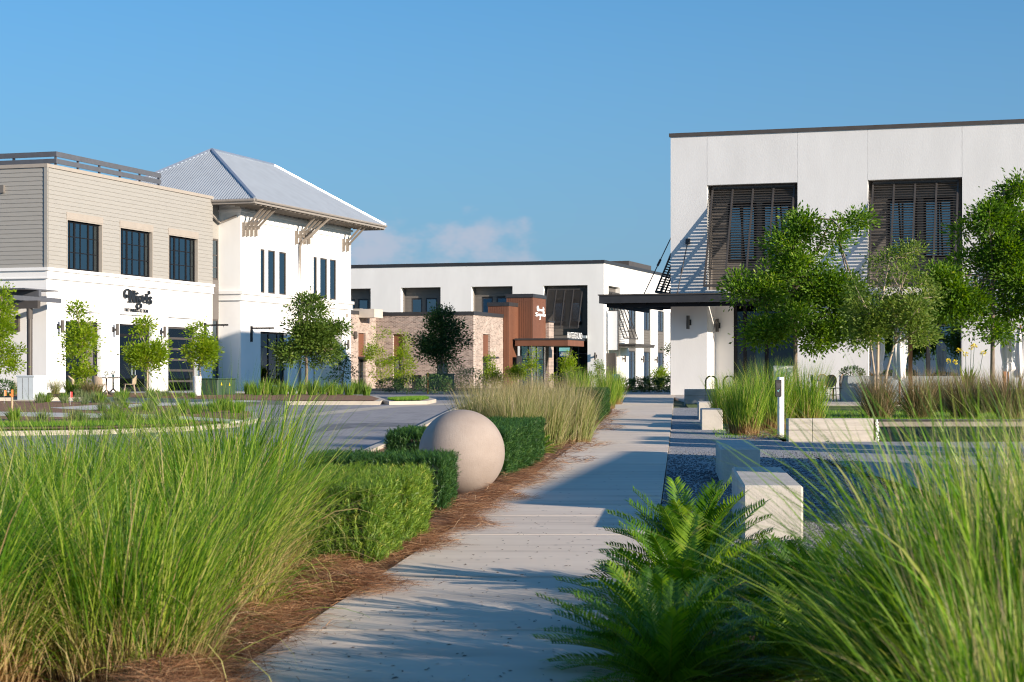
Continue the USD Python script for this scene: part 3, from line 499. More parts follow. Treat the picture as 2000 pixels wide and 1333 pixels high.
# --- the white building with the hipped metal roof
H = Building('hip_roof_building', 'white two-storey building with hipped corrugated metal roof and bracketed eaves', 'building', -14.54, 101.5)
HL, HW, HT, HB = 15.1, 7.04, 10.1, 5.42
zz = lambda v, X, Y: H.hit(v, X, Y)[1]
bays = [(H.px(0, 505.5), H.px(0, 569)), (H.px(0, 599), H.px(0, 666))]
bt = zz(0, 510, 437)
slots = [[(H.px(-.09, a), H.px(-.09, c)) for a, c in g] for g in (((508, 516.5), (522.8, 537), (544.5, 558.5)), ((611.5, 618.5), (624.6, 638.5), (643.8, 656)))]
st = zz(-.12, 510, 487)
bh = [(a, HB - .02, c, bt) for a, c in bays]
low = [(H.px(0, 509), .35, H.px(0, 560.5), zz(0, 509, 648)), (H.px(0, 612), 0.0, H.px(0, 668), zz(0, 612, 640))]
H.add('wall', MB().add(*wallx(.35, HL, 0, HT, bh + low, -.064, 0)).box(-8, 0, 0, .35, 0, HT).box(-8, 0, HL - .3 + .3, HL + .01, 0, HT), 'stucco')
H.add('bay_panel', MB().add(*wallx(bays[0][0] - .1, bays[0][1] + .1, HB - .1, bt + .1, [(a, HB + .02, c, st) for a, c in slots[0]], -.22, -.065)), 'stucco')
H.add('bay_panel', MB().add(*wallx(bays[1][0] - .1, bays[1][1] + .1, HB - .1, bt + .1, [(a, HB + .02, c, st) for a, c in slots[1]], -.22, -.065)), 'stucco')
for (a, c), yb in zip(bays, (470, 470)):
    H.add('panel_line', B(-.066, -.045, a + .02, c - .1, st + .45, st + .50), 'stucco_grey')
for g in slots:
    for a, c in g: window_x(H, -.10, a, c, HB + .02, st, [], [], .07, 'bronze', back=(0.0, 'blind'))
H.add('interior', MB().box(-6.9, -6.8, .35, HL, 0, HT).box(-6.8, -.4, .35, HL, HB - .5, HB - .4), 'interior')
window_x(H, -.2, low[0][0], low[0][2], .35, low[0][3], [(.42, .08), (.75, .05)], [(.72, .06)], .1, 'black', 'glass_clear')
H.add('entry_wall', B(-1.5, -1.4, low[1][0] - .3, low[1][2] + .3, 0, low[1][3] + .2), 'stucco_grey')
H.add('brick_pier', B(-.9, -.25, low[1][0] + .05, low[1][0] + .75, 0, low[1][3]), 'brick_side')
for z0, z1, o in ((HB - .16, HB, .16), (HB - .46, HB - .16, .07), (HB - .50, HB - .46, .10)):
    H.add('belt_course', MB().box(0, o, -o, HL + o, z0, z1).box(-5, 0, -o, 0, z0, z1), 'stucco')
H.add('frieze', MB().box(0, .10, -.10, HL + .1, HT - .42, HT - .30).box(-5, 0, -.10, 0, HT - .42, HT - .30), 'stucco')
H.add('link_wall', MB().box(-5, -1.3, -1.55, -.0, 0, NT).box(-1.3, -1.25, -1.55, -.0, 0, 1.0), 'siding')
for z0, z1 in ((.2, 3.9), (6.0, 8.2)): window_x(H, -1.2, -1.5, -.25, z0, z1, [], [.3, .6], .1, 'bronze')
H.add('link_spandrel', B(-1.3, -1.2, -1.5, -.2, 3.9, 6.0), 'siding_mid')
# roof: four hipped planes of corrugated sheet
O = 1.62; E = HT + .08; xr, yr = O - 5.13, -O + 5.13; yr2 = HL + O - 5.13; zr = E + 3.32; xl = O - 10.26
def corr(p0, p1, q0, q1, pitch=.16, amp=.035):   # eave edge p0-p1, ridge edge q0-q1: waves run from eave to ridge
    p0, p1, q0, q1 = map(np.array, (p0, p1, q0, q1)); L = np.linalg.norm(p1 - p0); n = int(L / pitch) * 4 + 1
    d = (p1 - p0) / L; nrm = np.cross(d, (q0 + q1) / 2 - (p0 + p1) / 2); nrm /= np.linalg.norm(nrm)
    s = np.linspace(0, L, n); sq0, sq1 = (q0 - p0) @ d, (q1 - p0) @ d; w = (q0 - p0) - d * sq0
    frac = np.clip(np.minimum(s / max(sq0, 1e-6), (L - s) / max(L - sq1, 1e-6)), 0, 1)
    ridge = amp * (1 - np.abs(np.arange(n) % 4 - 2) / 2.0)
    lo = p0 + s[:, None] * d + nrm * ridge[:, None]; hi = lo + w * frac[:, None]
    i = np.arange(n - 1); return np.vstack([lo, hi]), np.stack([i, i + 1, n + i + 1, n + i], 1)
e00, e01, e10, e11 = (O, -O, E), (O, HL + O, E), (xl, -O, E), (xl, HL + O, E)
r0, r1 = (xr, yr, zr), (xr, yr2, zr)
H.add('roof', corr(e00, e01, r0, r1, amp=.014), 'roof_metal')
H.add('roof', corr(e10, e00, r0, r0), 'roof_metal'); H.add('roof', corr(e01, e11, r1, r1), 'roof_metal'); H.add('roof', corr(e11, e10, r1, r0), 'roof_metal')
for a, c in ((e00, r0), (e10, r0), (e01, r1), (e11, r1), (r0, r1)): H.add('ridge_cap', MB().tube([np.array(a) + [0, 0, .03], np.array(c) + [0, 0, .03]], [.09, .09], 5), 'roof_cap')
H.add('soffit', MB().box(xl + .05, O - .05, -O + .05, HL + O - .05, E - .14, E - .08), 'trim')
H.add('fascia', MB().box(O - .05, O + .0, -O, HL + O, E - .24, E - .01).box(xl, O - .05, -O, -O + .05, E - .24, E - .01), 'gutter')
H.add('gutter', MB().tube([(O + .06, -O, E - .06), (O + .06, HL + O, E - .06)], [.07, .07], 7).tube([(xl, -O - .06, E - .06), (O, -O - .06, E - .06)], [.07, .07], 7), 'gutter')
for y in np.arange(-O + .3, HL + O, .62): H.add('rafter_tail', B(.02, O - .06, y - .045, y + .045, E - .30, E - .145), 'bracket')
feet = [(477, 484.5, 492.5, 500.5), (580, 588, 596, 604), (672, 679.5)]
for g in feet:
    for X in g:
        y = H.px(.1, X); z0 = zz(.1, X, {0: 447, 1: 463, 2: 478}[feet.index(g)])
        H.add('eave_strut', MB().bar((.16, y, z0), (1.25, y, E - .26), .10).box(0, .16, y - .06, y + .06, z0 - .42, z0 + .34).bar((.2, y - .04, z0 + .02), (.2, y + .12, z0 + .02), .14), 'bracket')
yd = H.px(.1, 585.5); H.add('downspout', MB().tube([(O - .02, yd + .9, E - .2), (1.2, yd + .75, E - .6), (.2, yd, E - 1.7), (.12, yd, E - 1.9), (.12, yd, HB + .2)], .075, 6).tube([(.24, yd, HB + .2), (.24, yd, HB - .6)], .075, 6).tube([(.12, yd, HB - .6), (.12, yd, .1)], .075, 6), 'bracket')
H.add('downspout', MB().tube([(-1.1, -O + .1, E - .2), (-1.1, -O + .3, E - .7), (-1.1, -.2, E - 1.1), (-.2, -.12, E - .75)], .07, 6), 'gutter')
H.add('wall_vent', B(0, .06, H.px(0, 675), H.px(0, 678.5), zz(0, 676, 620), zz(0, 676, 613.5)), 'trim')
sconce(H, (0, H.px(.2, 682.5) - .25, zz(.2, 682, 673)), -ALPHA, 'dark wall lamp on the shaded wall beside the brick building')
def arm(b, y, z, X2, lab):                   # a bare black hanging-sign arm
    w = b.world(0, y, z); t = thing('sign_bracket', lab, 'sign bracket', w, -ALPHA)
    part(t, 'arm', MB().box(.0, 1.35, -.03, .03, -.06, .03), 'black'); part(t, 'wall_plate', B(0.0, .05, -.11, .11, -.75, .1), 'black')
    for k in (.4, 1.1): part(t, 'hook', MB().tube([(k, 0, -.06), (k, 0, -.14)], .015, 5), 'black')
arm(H, H.px(0, 490.5), zz(0, 490, 641), 530, 'black sign arm above the tall dark window of the hipped building')
arm(N, N.px(0, 400), N.hit(0, 400, 635)[1], 447, 'black sign arm at the right end of the shop wall')
H.add('window_trim', reveal_x(-.32, -.066, low[0][0], low[0][2], .35, low[0][3], .04), 'stucco'); H.add('entry_trim', reveal_x(-1.4, -.066, low[1][0], low[1][2], 0, low[1][3], .04, False), 'stucco')
def boards_y(b, x0, x1, z0, z1, y, hb, m, parent=None, hs=()):   # horizontal boards on a wall facing -y, cut round openings (x0,z0,x1,z1)
    n = max(1, round((z1 - z0) / hb)); h = (z1 - z0) / n
    for k in range(n):
        z = z0 + k * h; cut = sorted((q[0], q[2]) for q in hs if z + h > q[1] + .01 and z < q[3] - .01)
        e = [x0] + [v for q in cut for v in q] + [x1]
        for a, c in zip(e[::2], e[1::2]):
            if c - a > .05: b.add('board', B(a, c, y - .03, y, z + .006, z + h - .006), m, parent)
def screen(b, kind, x0, x1, ztop, zbot, out, nslat, lab=None, ribs=3, base=0.0, m='louvre'):
    # slanted louvred sunshade, hinged at its top; kind 'y': on a wall facing -y, spanning x0..x1; kind 'x-': on a wall facing -x, spanning y; kind 'x+': on a wall facing +x
    def P(s, k, n=0.0):                      # s along, k from 0 (top) to 1 (bottom)
        d = base + out * k; z = ztop + (zbot - ztop) * k
        return {'y': (s, -d, z), 'x-': (-d, s, z), 'x+': (d, s, z)}[kind]
    fr = MB()
    for s in [x0, x1] + [x0 + (x1 - x0) * (i + 1) / (ribs + 1) for i in range(ribs)]: fr.bar(P(s, 0), P(s, 1), .07)
    fr.bar(P(x0, 0), P(x1, 0), .08).bar(P(x0, 1), P(x1, 1), .08)
    q = lambda s, k: np.array(P(s, k))
    for s in (x0 + .15, x1 - .15):
        e = q(s, .82).copy(); e[{'y': 1, 'x-': 0, 'x+': 0}[kind]] = 0; fr.bar(q(s, .82), e, .04)
    f = b.add('sunshade', fr, m, label=lab)
    for i in range(nslat):
        k = (i + .5) / nslat; a, c = np.array(P(x0 + .04, k)), np.array(P(x1 - .04, k)); ax = {'y': 1, 'x-': 0, 'x+': 0}[kind]; sg = -1 if kind in ('y', 'x-') else 1
        o = np.zeros(3); o[ax] = sg * .035; o[2] = -.014; u = np.array([0, 0, .0055])
        v = np.array([a - o - u, c - o - u, a + o - u, c + o - u, a - o + u, c - o + u, a + o + u, c + o + u]); part(f, 'slat', (v, BOXF), m)
    return f

# --- the far white building
W = Building('far_white_building', 'distant white two-storey building with dark recessed window bays and black roof edge', 'building', 7.25, 149.5)
WT = 9.92 - .10; wy = lambda X, Y, v=0: W.hit(v, X, Y, 'y'); wx = lambda X, Y, v=0: W.hit(v, X, Y, 'x')
ops = []
for a, c, t in ((655, 724, 564), (783, 860.5, 561.5), (920.5, 1001, 559.5), (1061, 1147.5, 557.5)):
    ops.append((wy(a, t)[0], 0.0 if a > 1000 else wy(a, 640)[1], wy(c, t)[0], wy((a + c) / 2, t + .3)[1]))
x_l = -34
cols = []
for a, c in ((1188.5, 1211.5),): cols.append((wx(a, 0)[0], 0.0, wx(c, 0)[0], wx(1190, 558.5)[1]))
for a, c in ((1228, 1242.5), (1257, 1271), (1285, 1297.5), (1309, 1321)): cols.append((wx(a, 0)[0], 0.0, wx(c, 0)[0], wx(1230, 567)[1]))
W.add('wall', MB().add(*wally(x_l, 0, 0, WT, ops, 0, .5)).add(*wallx(.5, 34, 0, WT, cols, -.5, 0)).box(x_l, -.5, 33.5, 34, 0, WT), 'stucco')
W.add('coping', MB().box(x_l, .06, -.06, .5, WT, WT + .26).box(-.5, .06, .5, 34, WT, WT + .26), 'charcoal')
W.add('roof', B(x_l, -.5, .5, 33.5, WT - .4, WT - .3), 'roof_flat'); W.add('roof_screen', MB().box(-12, -1.6, 14, 22, WT - .2, WT + 1.05), 'bronze')
W.add('interior', MB().box(x_l, -.5, 5, 5.1, 0, WT - .4).box(-5.1, -5, 5, 33, 0, WT - .4).box(x_l, -.5, 1.2, 33, 4.3, 4.4), 'interior')
for a, z0, c, z1 in ops:
    last = z0 == 0.0
    W.add('recess_jamb', MB().box(c - .03, c + .0, .505, 1.1, z0, z1).box(a, a + .03, .505, 1.1, z0, z1).box(a, c, .505, 1.1, z1 - .03, z1), 'siding_mid')
    zt, zb = (wy(a, 594)[1], wy(a, 643 if not last else 640)[1]); ws = [(a + (c - a) * .17, a + (c - a) * .44), (a + (c - a) * .53, a + (c - a) * .82)]
    if last: zt = wy(1100, 590)[1]
    boards_y(W, a + .03, c - .03, z0 if not last else 4.2, z1 - .03, .9, .26, 'siding_mid', hs=[(p, zb, q, zt) for p, q in ws])
    for p, q in ws: window_y(W, .88, p, q, zb, zt, [], [], .10, 'charcoal')
a, z0, c, z1 = ops[3]
screen(W, 'y', a + .3, c - .5, z1 - .3, 4.7, 1.3, 40, 'dark louvred screen over the corner window bay', base=-.3)
W.add('lintel_beam', B(a, c, .4, .7, 3.75, 4.15), 'siding_mid'); W.add('beam_end', B(c - .35, c - .03, -.3, .2, 3.9, 4.12), 'zinc')
window_y(W, .7, a + .05, c - .05, 0, 3.75, [.25, .5, .75], [.72], .08, 'charcoal', 'glass_clear', name='shopfront')
poster = W.add('window_poster', B(wy(1092, 0, .6)[0], wy(1116, 0, .6)[0], .60, .63, wy(1100, 697.5, .6)[1], wy(1100, 679.5, .6)[1]), 'navy')
x0, x1, z0, z1 = wy(1092, 0, .6)[0], wy(1116, 0, .6)[0], wy(1100, 697.5, .6)[1], wy(1100, 679.5, .6)[1]
part(poster, 'poster_head', B(x0, x1, .585, .598, z0 + (z1 - z0) * .62, z1), 'teal_pale'); 
def on_y(m, x, z, y, sx, sz): v = np.asarray(m.vertices); return np.stack([x + v[:, 0] * sx, y - v[:, 2], z + v[:, 1] * sz], 1), m.faces
for k, (txt, r) in enumerate((('Community', .36), ('Information', .16))):
    tm = meshkit.text_mesh(txt, 1, .01, True); L = (x1 - x0) * (.66 if k == 0 else .84); part(poster, 'lettering', on_y(tm, (x0 + x1) / 2 - L / 2, z0 + (z1 - z0) * r, .595, L / tm.bounds[1][0], .10), 'sign_white')
# right side bays: upper window, panel, lower window
for i, (a, z0, c, z1) in enumerate(cols):
    W.add('recess_jamb', MB().add(*reveal_x(-.60, -.505, a, c, 0, z1, .05, False).get()), 'stucco')
    zu0, zu1, zl1 = wx(1235, 643)[1], wx(1235, 600 if i else 585)[1], wx(1235, 686)[1]
    xw = -.42 if i == 0 else -.07
    for k, (p, q) in enumerate(((zl1, zu0), (zu1, z1))):
        n = max(1, round((q - p) / .22))
        for j in range(n): W.add('board', B(xw - .05, xw + .02, a, c, p + (q - p) * j / n + .006, p + (q - p) * (j + 1) / n - .006), 'siding_mid' if i == 0 or k == 0 else 'stucco')
    window_x(W, xw, a, c, zu0, zu1, [(.55, .08)], [], .09, 'charcoal', back=(.0, 'blind') if i else None)
    window_x(W, xw, a, c, 0.1, zl1, [.5], [.72], .09, 'charcoal', back=(0.0, 'blind') if i in (1, 2) else None)
screen(W, 'x+', cols[0][0] + .1, cols[0][2] + .9, cols[0][3] - .5, wx(1200, 662)[1], 1.35, 30, 'slanted louvred screen on the sunlit side wall', base=-.1)
zc = wx(1200, 679)[1]; W.add('entry_canopy', MB().box(.005, 2.3, cols[0][0] - .4, cols[0][2] + 2.2, zc, zc + .12).box(.005, 2.35, cols[0][0] - .45, cols[0][2] + 2.25, zc + .12, zc + .26), 'bronze')
W.add('entry_wall', B(-.30, -.25, cols[0][0] + .6, cols[0][2], 0.0, zl1), 'stucco_grey')
by = wx(1181.5, 0)[0] + .3; W.add('blade_sign', MB().box(.15, .95, by, by + .22, wx(1182, 684)[1], wx(1182, 608)[1]), 'sign_white'); W.add('blade_sign_edge', MB().box(.951, 1.0, by - .01, by + .23, wx(1182, 684)[1], wx(1182, 608)[1]).box(.15, 1.0, by - .01, by + .23, wx(1182, 608)[1], wx(1182, 606.5)[1]), 'bronze')
W.add('corner_pier', B(.005, .75, by + .05, by + .5, 0, wx(1182, 690)[1]), 'bronze')
for X, Y, lab in ((1196, 700, 'nearest the dark corner pier'), (1220.5, 701, 'between the entry and the first tall window'), (1256.5, 702, 'between the first and second tall windows'), (1283, 703, 'between the second and third tall windows')):
    sconce(W, (0, wx(X, 0, .2)[0], wx(X, Y, .2)[1]), -ALPHA, 'brown wall lamp on the far sunlit wall ' + lab)
sconce(W, (wy(1162.5, 0, -.2)[0], 0, wy(1162, 696, -.2)[1]), -ALPHA - 90, 'small brown wall lamp left of the far building sunlit corner')

# --- the single-storey brick building with rust-red entrance
K = Building('brick_building', 'single-storey pale brick building with rust-red entrance tower', 'building', -2.544, 125.0)
KT = 4.92; ky = lambda X, Y, v=0: K.hit(v, X, Y, 'y'); kx = lambda X, Y, v=0: K.hit(v, X, Y, 'x')
xi = ky(734, 0)[0]
o1 = (ky(767.5, 0)[0], 0.0, ky(790, 0)[0], ky(770, 653)[1]); o2 = (ky(852, 0)[0], 0.9, ky(874.5, 0)[0], ky(860, 708)[1]); o3 = (ky(804, 0)[0], 0.0, ky(823.5, 0)[0], ky(810, 733)[1])
K.add('wall', MB().add(*wally(xi, 0, 0, KT, [o1, o2, o3], 0, .3)), 'brick_front')
o4 = (K.px(0, 943.5), 0.0, K.px(0, 957), kx(945, 653)[1])
K.add('wall', MB().add(*wallx(.3, 6.2, 0, KT, [o4], -.3, 0)), 'brick_side')
y4 = K.px(xi, 680); o5 = (K.px(xi, 700), 0.0, K.px(xi, 714), K.hit(xi, 705, 651)[1])
K.add('wall', MB().add(*wallx(-7.5, 0, 0, KT, [o5], xi - .3, xi)), 'brick_side'); K.add('wall', B(xi - 7, xi - .3, -7.5, -7.2, 0, KT), 'brick_front')
K.add('coping', MB().box(xi - .3, .05, -.05, .3, KT, KT + .24).box(-.3, .05, .3, 6.2, KT, KT + .24).box(xi - .35, xi + .05, -7.55, -.05, KT, KT + .24).box(xi - 7, xi - .35, -7.55, -7.2, KT, KT + .24), 'charcoal')
K.add('roof', MB().box(xi - .3, -.3, .3, 12, KT - .3, KT - .2).box(xi - 7, xi - .3, -7.2, 12, KT - .3, KT - .2), 'roof_flat')
K.add('interior', MB().box(xi - 5, -.4, 4.5, 4.6, 0, KT - .3).box(xi - 4, xi - 3.9, -7, 4, 0, KT - .3).box(-4, -3.9, .3, 6, 0, KT - .3), 'interior')
def rust_bay_y(o, y):
    zm = ky(770, 697)[1]; K.add('rust_panel', B(o[0], o[2], y + .18, y + .24, zm, o[3]), 'rust'); K.add('bay_canopy', B(o[0] - .1, o[2] + .3, y - .6, y + .2, zm - .13, zm - .002), 'charcoal')
    window_y(K, y + .16, o[0], o[2], 0, zm - .13, [.5], [.3], .09, 'charcoal')
rust_bay_y(o1, 0); window_y(K, .1, o2[0], o2[2], o2[1], o2[3], [], [], .1, 'charcoal')
for o, xx in ((o4, 0.0), (o5, xi)):
    zm = K.hit(xx, 705 if xx else 945, 697)[1]
    K.add('rust_panel', B(xx - .24, xx - .14, o[0], o[2], zm, o[3]), 'rust'); K.add('bay_canopy', B(xx - .2, xx + .6, o[0] - .1, o[2] + .1, zm - .13, zm - .002), 'charcoal')
    window_x(K, xx - .16, o[0], o[2], 0, zm - .13, [.5], [.35], .1, 'charcoal', 'glass_clear')
mb = MB().box(o3[0], o3[0] + .1, .05, .15, 0, o3[3]).box(o3[2] - .1, o3[2], .05, .15, 0, o3[3]).box(o3[0], o3[2], .05, .15, o3[3] - .1, o3[3])
for k in range(5): mb.box(o3[0] + (k + 1) * (o3[2] - o3[0]) / 6 - .04, o3[0] + (k + 1) * (o3[2] - o3[0]) / 6 + .04, .07, .13, o3[3] - .75, o3[3])
mb.box(o3[0], o3[2], .06, .14, o3[3] - .45, o3[3] - .38).box(o3[0], o3[2], .06, .14, o3[3] - .8, o3[3] - .72); K.add('service_gate', mb, 'charcoal'); K.add('gate_panel', B(o3[0], o3[2], .16, .2, 0, o3[3] - .8), 'siding_dark')
v, f = lathe([(.001, -.18), (.2, -.12), (.2, .12), (.001, .18)], 10); K.add('wall_ornament', (np.stack([xi + .1 + v[:, 2] * .4, K.px(xi, 692) + v[:, 0], K.hit(xi, 692, 655)[1] + v[:, 1] * 1.3], 1), f), 'bronze')
for a, c, t, b0, dy in ((686, 704, 603.5, 614, -1), (704, 731, 604, 614, -2.2), (733, 744, 609, 616, 1), (754, 800, 611.5, 616, 2)):
    v = max(dy, .6) if a > 730 else dy; vv = 2.0 if a > 730 else -3.0
    K.add('roof_unit', B(ky(a, 0, vv)[0], ky(c, 0, vv)[0], vv, vv + 1.5, KT - .2, ky(a, t, vv)[1]), 'far_paving' if a != 733 else 'bronze')
# rust-red volumes
def ribbed(b, x0, x1, y0, y1, z0, z1, n_y, n_x):     # vertical boards on the two seen faces
    for k in range(n_y): w = (x1 - x0) / n_y; b.add('cladding_board', B(x0 + k * w + .012, x0 + (k + 1) * w - .012, y0 - .03, y0, z0, z1), 'rust')
    for k in range(n_x): w = (y1 - y0) / n_x; b.add('cladding_board', B(x1, x1 + .03, y0 + k * w + .012, y0 + (k + 1) * w - .012, z0, z1), 'rust')
    b.add('cladding_core', B(x0, x1, y0, y1, z0, z1), 'bronze')
yA = 6.25; xa0, xa1 = ky(953, 0, yA)[0], ky(993, 0, yA)[0]; yA1 = K.px(xa1, 1010.5); zA = ky(960, 598.5, yA)[1]
ribbed(K, xa0, xa1, yA, yA1, 0, zA, 9, 9); K.add('coping', MB().box(xa0 - .05, xa1 + .07, yA - .08, yA1 + .05, zA + .002, zA + .26), 'charcoal')
yB = yA1 + .0; xb0, xb1 = ky(989, 0, yB)[0], ky(1040, 0, yB)[0]; yB1 = K.px(xb1, 1065); zB = ky(1000, 582, yB)[1]
ribbed(K, xb0, xb1, yB + .01, yB1, 3.3, zB, 12, 12); K.add('coping', MB().box(xb0 - .05, xb1 + .07, yB - .07, yB1 + .05, zB + .002, zB + .26), 'charcoal')
window_y(K, yB + .6, xa1, ky(1063.5, 0, yB + .6)[0], 0, zc0 if False else 3.3, [.33, .66], [.62], .1, 'charcoal', name='shopfront'); None
K.add('door', B(xa1 + .35, xa1 + .42, yA + .7, yA + 1.8, 0, 2.3), 'charcoal')
yP = yB1 + .02; xp0, xp1 = ky(1064.5, 0, yP)[0], ky(1072, 0, yP)[0]; K.add('brick_pier', B(xp0, xp1, yP, yP + 1.2, 0, ky(1068, 630, yP)[1]), 'brick_front'); K.add('pier_cap', B(xp0 - .1, xp1 + .06, yP - .06, yP + 1.25, ky(1068, 630, yP)[1], ky(1068, 627, yP)[1]), 'charcoal')
yC = yB - 1.2; xc0, xc1 = ky(1006, 0, yC)[0], ky(1109, 0, yC)[0]; yC1 = K.px(xc1, 1140.5); zc1, zc0 = ky(1050, 664.5, yC)[1], ky(1050, 676, yC)[1]
K.add('entry_canopy', B(xc0, xc1, yC, yC1, zc0, zc1), 'rust'); K.add('canopy_edge', MB().box(xc0 - .03, xc1 + .05, yC - .05, yC1, zc1 + .002, zc1 + .12), 'charcoal')
yl0, yl1 = K.px(xc1, 1110.5), K.px(xc1, 1139.5); tm = meshkit.text_mesh('WATERSOUND', 1, .01, False); zl = K.hit(xc1, 1120, 664.5)[1]
K.add('canopy_lettering', on_x(tm, yl0, zc1 + .13, xc1 - .1, (yl1 - yl0) / tm.bounds[1][0], .42), 'sign_white', label='white capitals standing on the canopy edge')
q = K.world(xc1 - 1.0, yC + 1.5)
K.add('canopy_post', MB().bar((xc1 - 1.35, yC1 - .6, 0), (xc1 - .75, yC1 - .6, zc0), .14), 'bronze')
def script_lines():                          # two lines of looping white script, with tall strokes and a tail
    L = []
    L += [([(.3, 4.2), (.2, 5.6), (.5, 6.6), (.8, 5.4), (.5, 4.3), (1.0, 4.2)], [.34] * 6)]
    for k in range(4): x = 1.1 + k * .55; L.append(([(x, 4.3), (x + .1, 5.0), (x + .4, 4.9), (x + .4, 4.3), (x + .6, 4.4)], [.32] * 5))
    L += [([(3.3, 6.3), (3.4, 5.2), (3.5, 4.3), (3.7, 3.4)], [.36] * 4), ([(3.0, 5.4), (3.9, 5.5)], [.26] * 2)]
    L += [([(.2, 3.2), (-.5, 3.1), (-.5, 2.4), (.1, 2.2), (0, 1.5), (-.7, 1.6)], [.36] * 6)]
    for k in range(5): x = .4 + k * .62; L.append(([(x, 1.8), (x + .1, 2.6), (x + .45, 2.5), (x + .42, 1.8), (x + .65, 1.9)], [.32] * 5))
    L += [([(1.5, 2.5), (1.6, 1.4), (1.7, .3), (1.4, -.2)], [.36] * 4), ([(3.1, 3.8), (3.3, 2.8), (3.5, 1.8)], [.36] * 3), ([(3.9, 2.8), (4.3, 2.5), (4.1, 1.8), (3.7, 1.7)], [.34] * 4)]
    return strokes(L, .05)
ys0, ys1 = K.px(xb1, 1044), K.px(xb1, 1063.5); zs0, zs1 = K.hit(xb1, 1053, 627)[1], K.hit(xb1, 1053, 600)[1]
K.add('tower_script_sign', on_x(script_lines(), ys0 + .35, zs0 + .1, xb1 + .04, (ys1 - ys0) / 5.2, (zs1 - zs0) / 7.0), 'sign_white', label='white looping script on the rust-red tower')

# --- the large white building on the right
R = Building('right_white_building', 'large white stucco building with three slatted sunshades and black steel canopy', 'building', 6.70, 80.0)
RT = 10.93; RW = 24.0; rx_ = lambda X, Y, v=0: R.hit(v, X, Y, 'y')
oz1 = rx_(1381, 362)[1]; oz0 = 4.45
ox = [(rx_(1381, 0)[0], rx_(1557.5, 0)[0]), (rx_(1695, 0)[0], rx_(1879, 0)[0])]; step = ox[1][0] - ox[0][0]; ox.append((ox[1][0] + step, ox[1][1] + step))
lz = 4.12
edges = [0] + [e for p in ox for e in p] + [RW]
for i, (a, c) in enumerate(zip(edges[:-1], edges[1:])):     # stucco panels with open control joints between them
    g = .005
    if i % 2: R.add('wall_panel', B(a + g, c - g, 0, .38, oz1, RT), 'stucco_right'); R.add('joint_filler', MB().box(a - g, a + g, .02, .36, oz1 + .02, RT - .02).box(c - g, c + g, .02, .36, oz1 + .02, RT - .02), 'stucco_grey'); R.add('wall_panel', B(a + g, c - g, .003, .38, lz, oz0), 'stucco_right')
    else: R.add('wall_panel', B(a + (g if i else 0), c - g, 0, .38, 0, RT), 'stucco_right')
R.add('backing', MB().box(.05, RW, .02, .42, oz1 + .05, RT - .05), 'stucco_grey') if False else None
sc = (3.0, 9.2)
R.add('side_wall', MB().add(*wallx(.385, 17, 0, RT, [(3.0, oz0, 6.75, oz1), (9.7, oz0, 13.4, oz1)], .002, .38)).box(.38, RW, 16.7, 17, 0, RT).box(RW - .3, RW, .385, 16.7, 0, RT), 'stucco')
R.add('coping', MB().box(-.06, RW, -.06, .44, RT, RT + .15).box(-.06, .44, .44, 17, RT, RT + .15), 'bronze')
R.add('roof', B(.4, RW - .3, .42, 16.7, RT - .4, RT - .3), 'roof_flat')
R.add('floor_slab', B(.4, RW - .3, 1.2, 16.7, oz0 - .25, oz0 - .05), 'interior')
R.add('interior', MB().box(.4, RW, 6, 6.1, 0, oz0 - .25).box(.4, RW, 5, 5.1, oz0, RT - .4), 'interior')
for i, (a, c) in enumerate(ox):
    R.add('recess_jamb', MB().box(c - .02, c + .002, .384, 1.2, oz0, oz1).box(a - .002, a + .02, .384, 1.2, oz0, oz1).box(a, c, .384, 1.2, oz1, oz1 + .03).box(a, c, .384, 1.2, oz0 - .04, oz0), 'siding_mid')
    wa = [(a + (c - a) * .20, a + (c - a) * .485), (a + (c - a) * .585, a + (c - a) * .865)]; z0, z1 = rx_(1420, 508, .9)[1], rx_(1420, 402, .9)[1]
    boards_y(R, a + .02, c - .02, oz0, oz1, 1.0, .17, 'siding_mid', hs=[(p - .06, z0 - .06, q + .06, z1 + .06) for p, q in wa])
    for p, q in wa: window_y(R, .94, p - .06, q + .06, z0 - .06, z1 + .06, [.5], [], .1, 'black', back=(.0, 'blind'))
    screen(R, 'y', a + .18, c - .18, oz1 - .10, oz0 + .1, 1.75, 40, 'slatted sunshade over the upper window bay, ' + ('next to the steel canopy' if i == 0 else 'in the middle of the wall' if i == 1 else 'at the far right'), base=-.32)
for y0, y1 in ((3.0, 6.75), (9.7, 13.4)):
    R.add('recess_back', B(1.0, 1.1, y0, y1, oz0, oz1), 'siding_mid')
screen(R, 'x-', 3.2, 6.55, oz1 - .10, oz0 + .1, 1.75, 40, 'slatted sunshade on the hidden left wall, seen edge on against the sky', base=-.32)
# ground floor: deep entry behind the pier, and the glazed bay
a, c = ox[0]
R.add('entry_wall', MB().box(a - .4, rx_(1433, 0, 1.6)[0], 1.6, 1.9, 0, lz + .3).box(a - .4, c + .3, .385, 1.9, lz + .02, lz + .3).box(a - .38, a - .001, .385, 1.6, 0, lz), 'stucco_grey')
xe = rx_(1433, 0, 1.6)[0]
window_y(R, 1.62, xe, c, 0, lz, [(.16, .14), (.47, .16)], [.78], .14, 'black', 'glass_clear', name='shopfront'); R.add('curtain', B(xe + .9, xe + 1.35, 1.85, 1.95, .1, lz - .3), 'curtain')
R.add('entry_jamb', B(c - .02, c, .385, 1.62, 0, lz), 'stucco')
a, c = ox[1]
window_y(R, .25, a, c, 0, lz, [(.28, .08), (.64, .14)], [.70], .1, 'charcoal', name='shopfront')
a, c = ox[2]; window_y(R, .25, a, c, 0, lz, [(.5, .1)], [.7], .1, 'charcoal', name='shopfront')
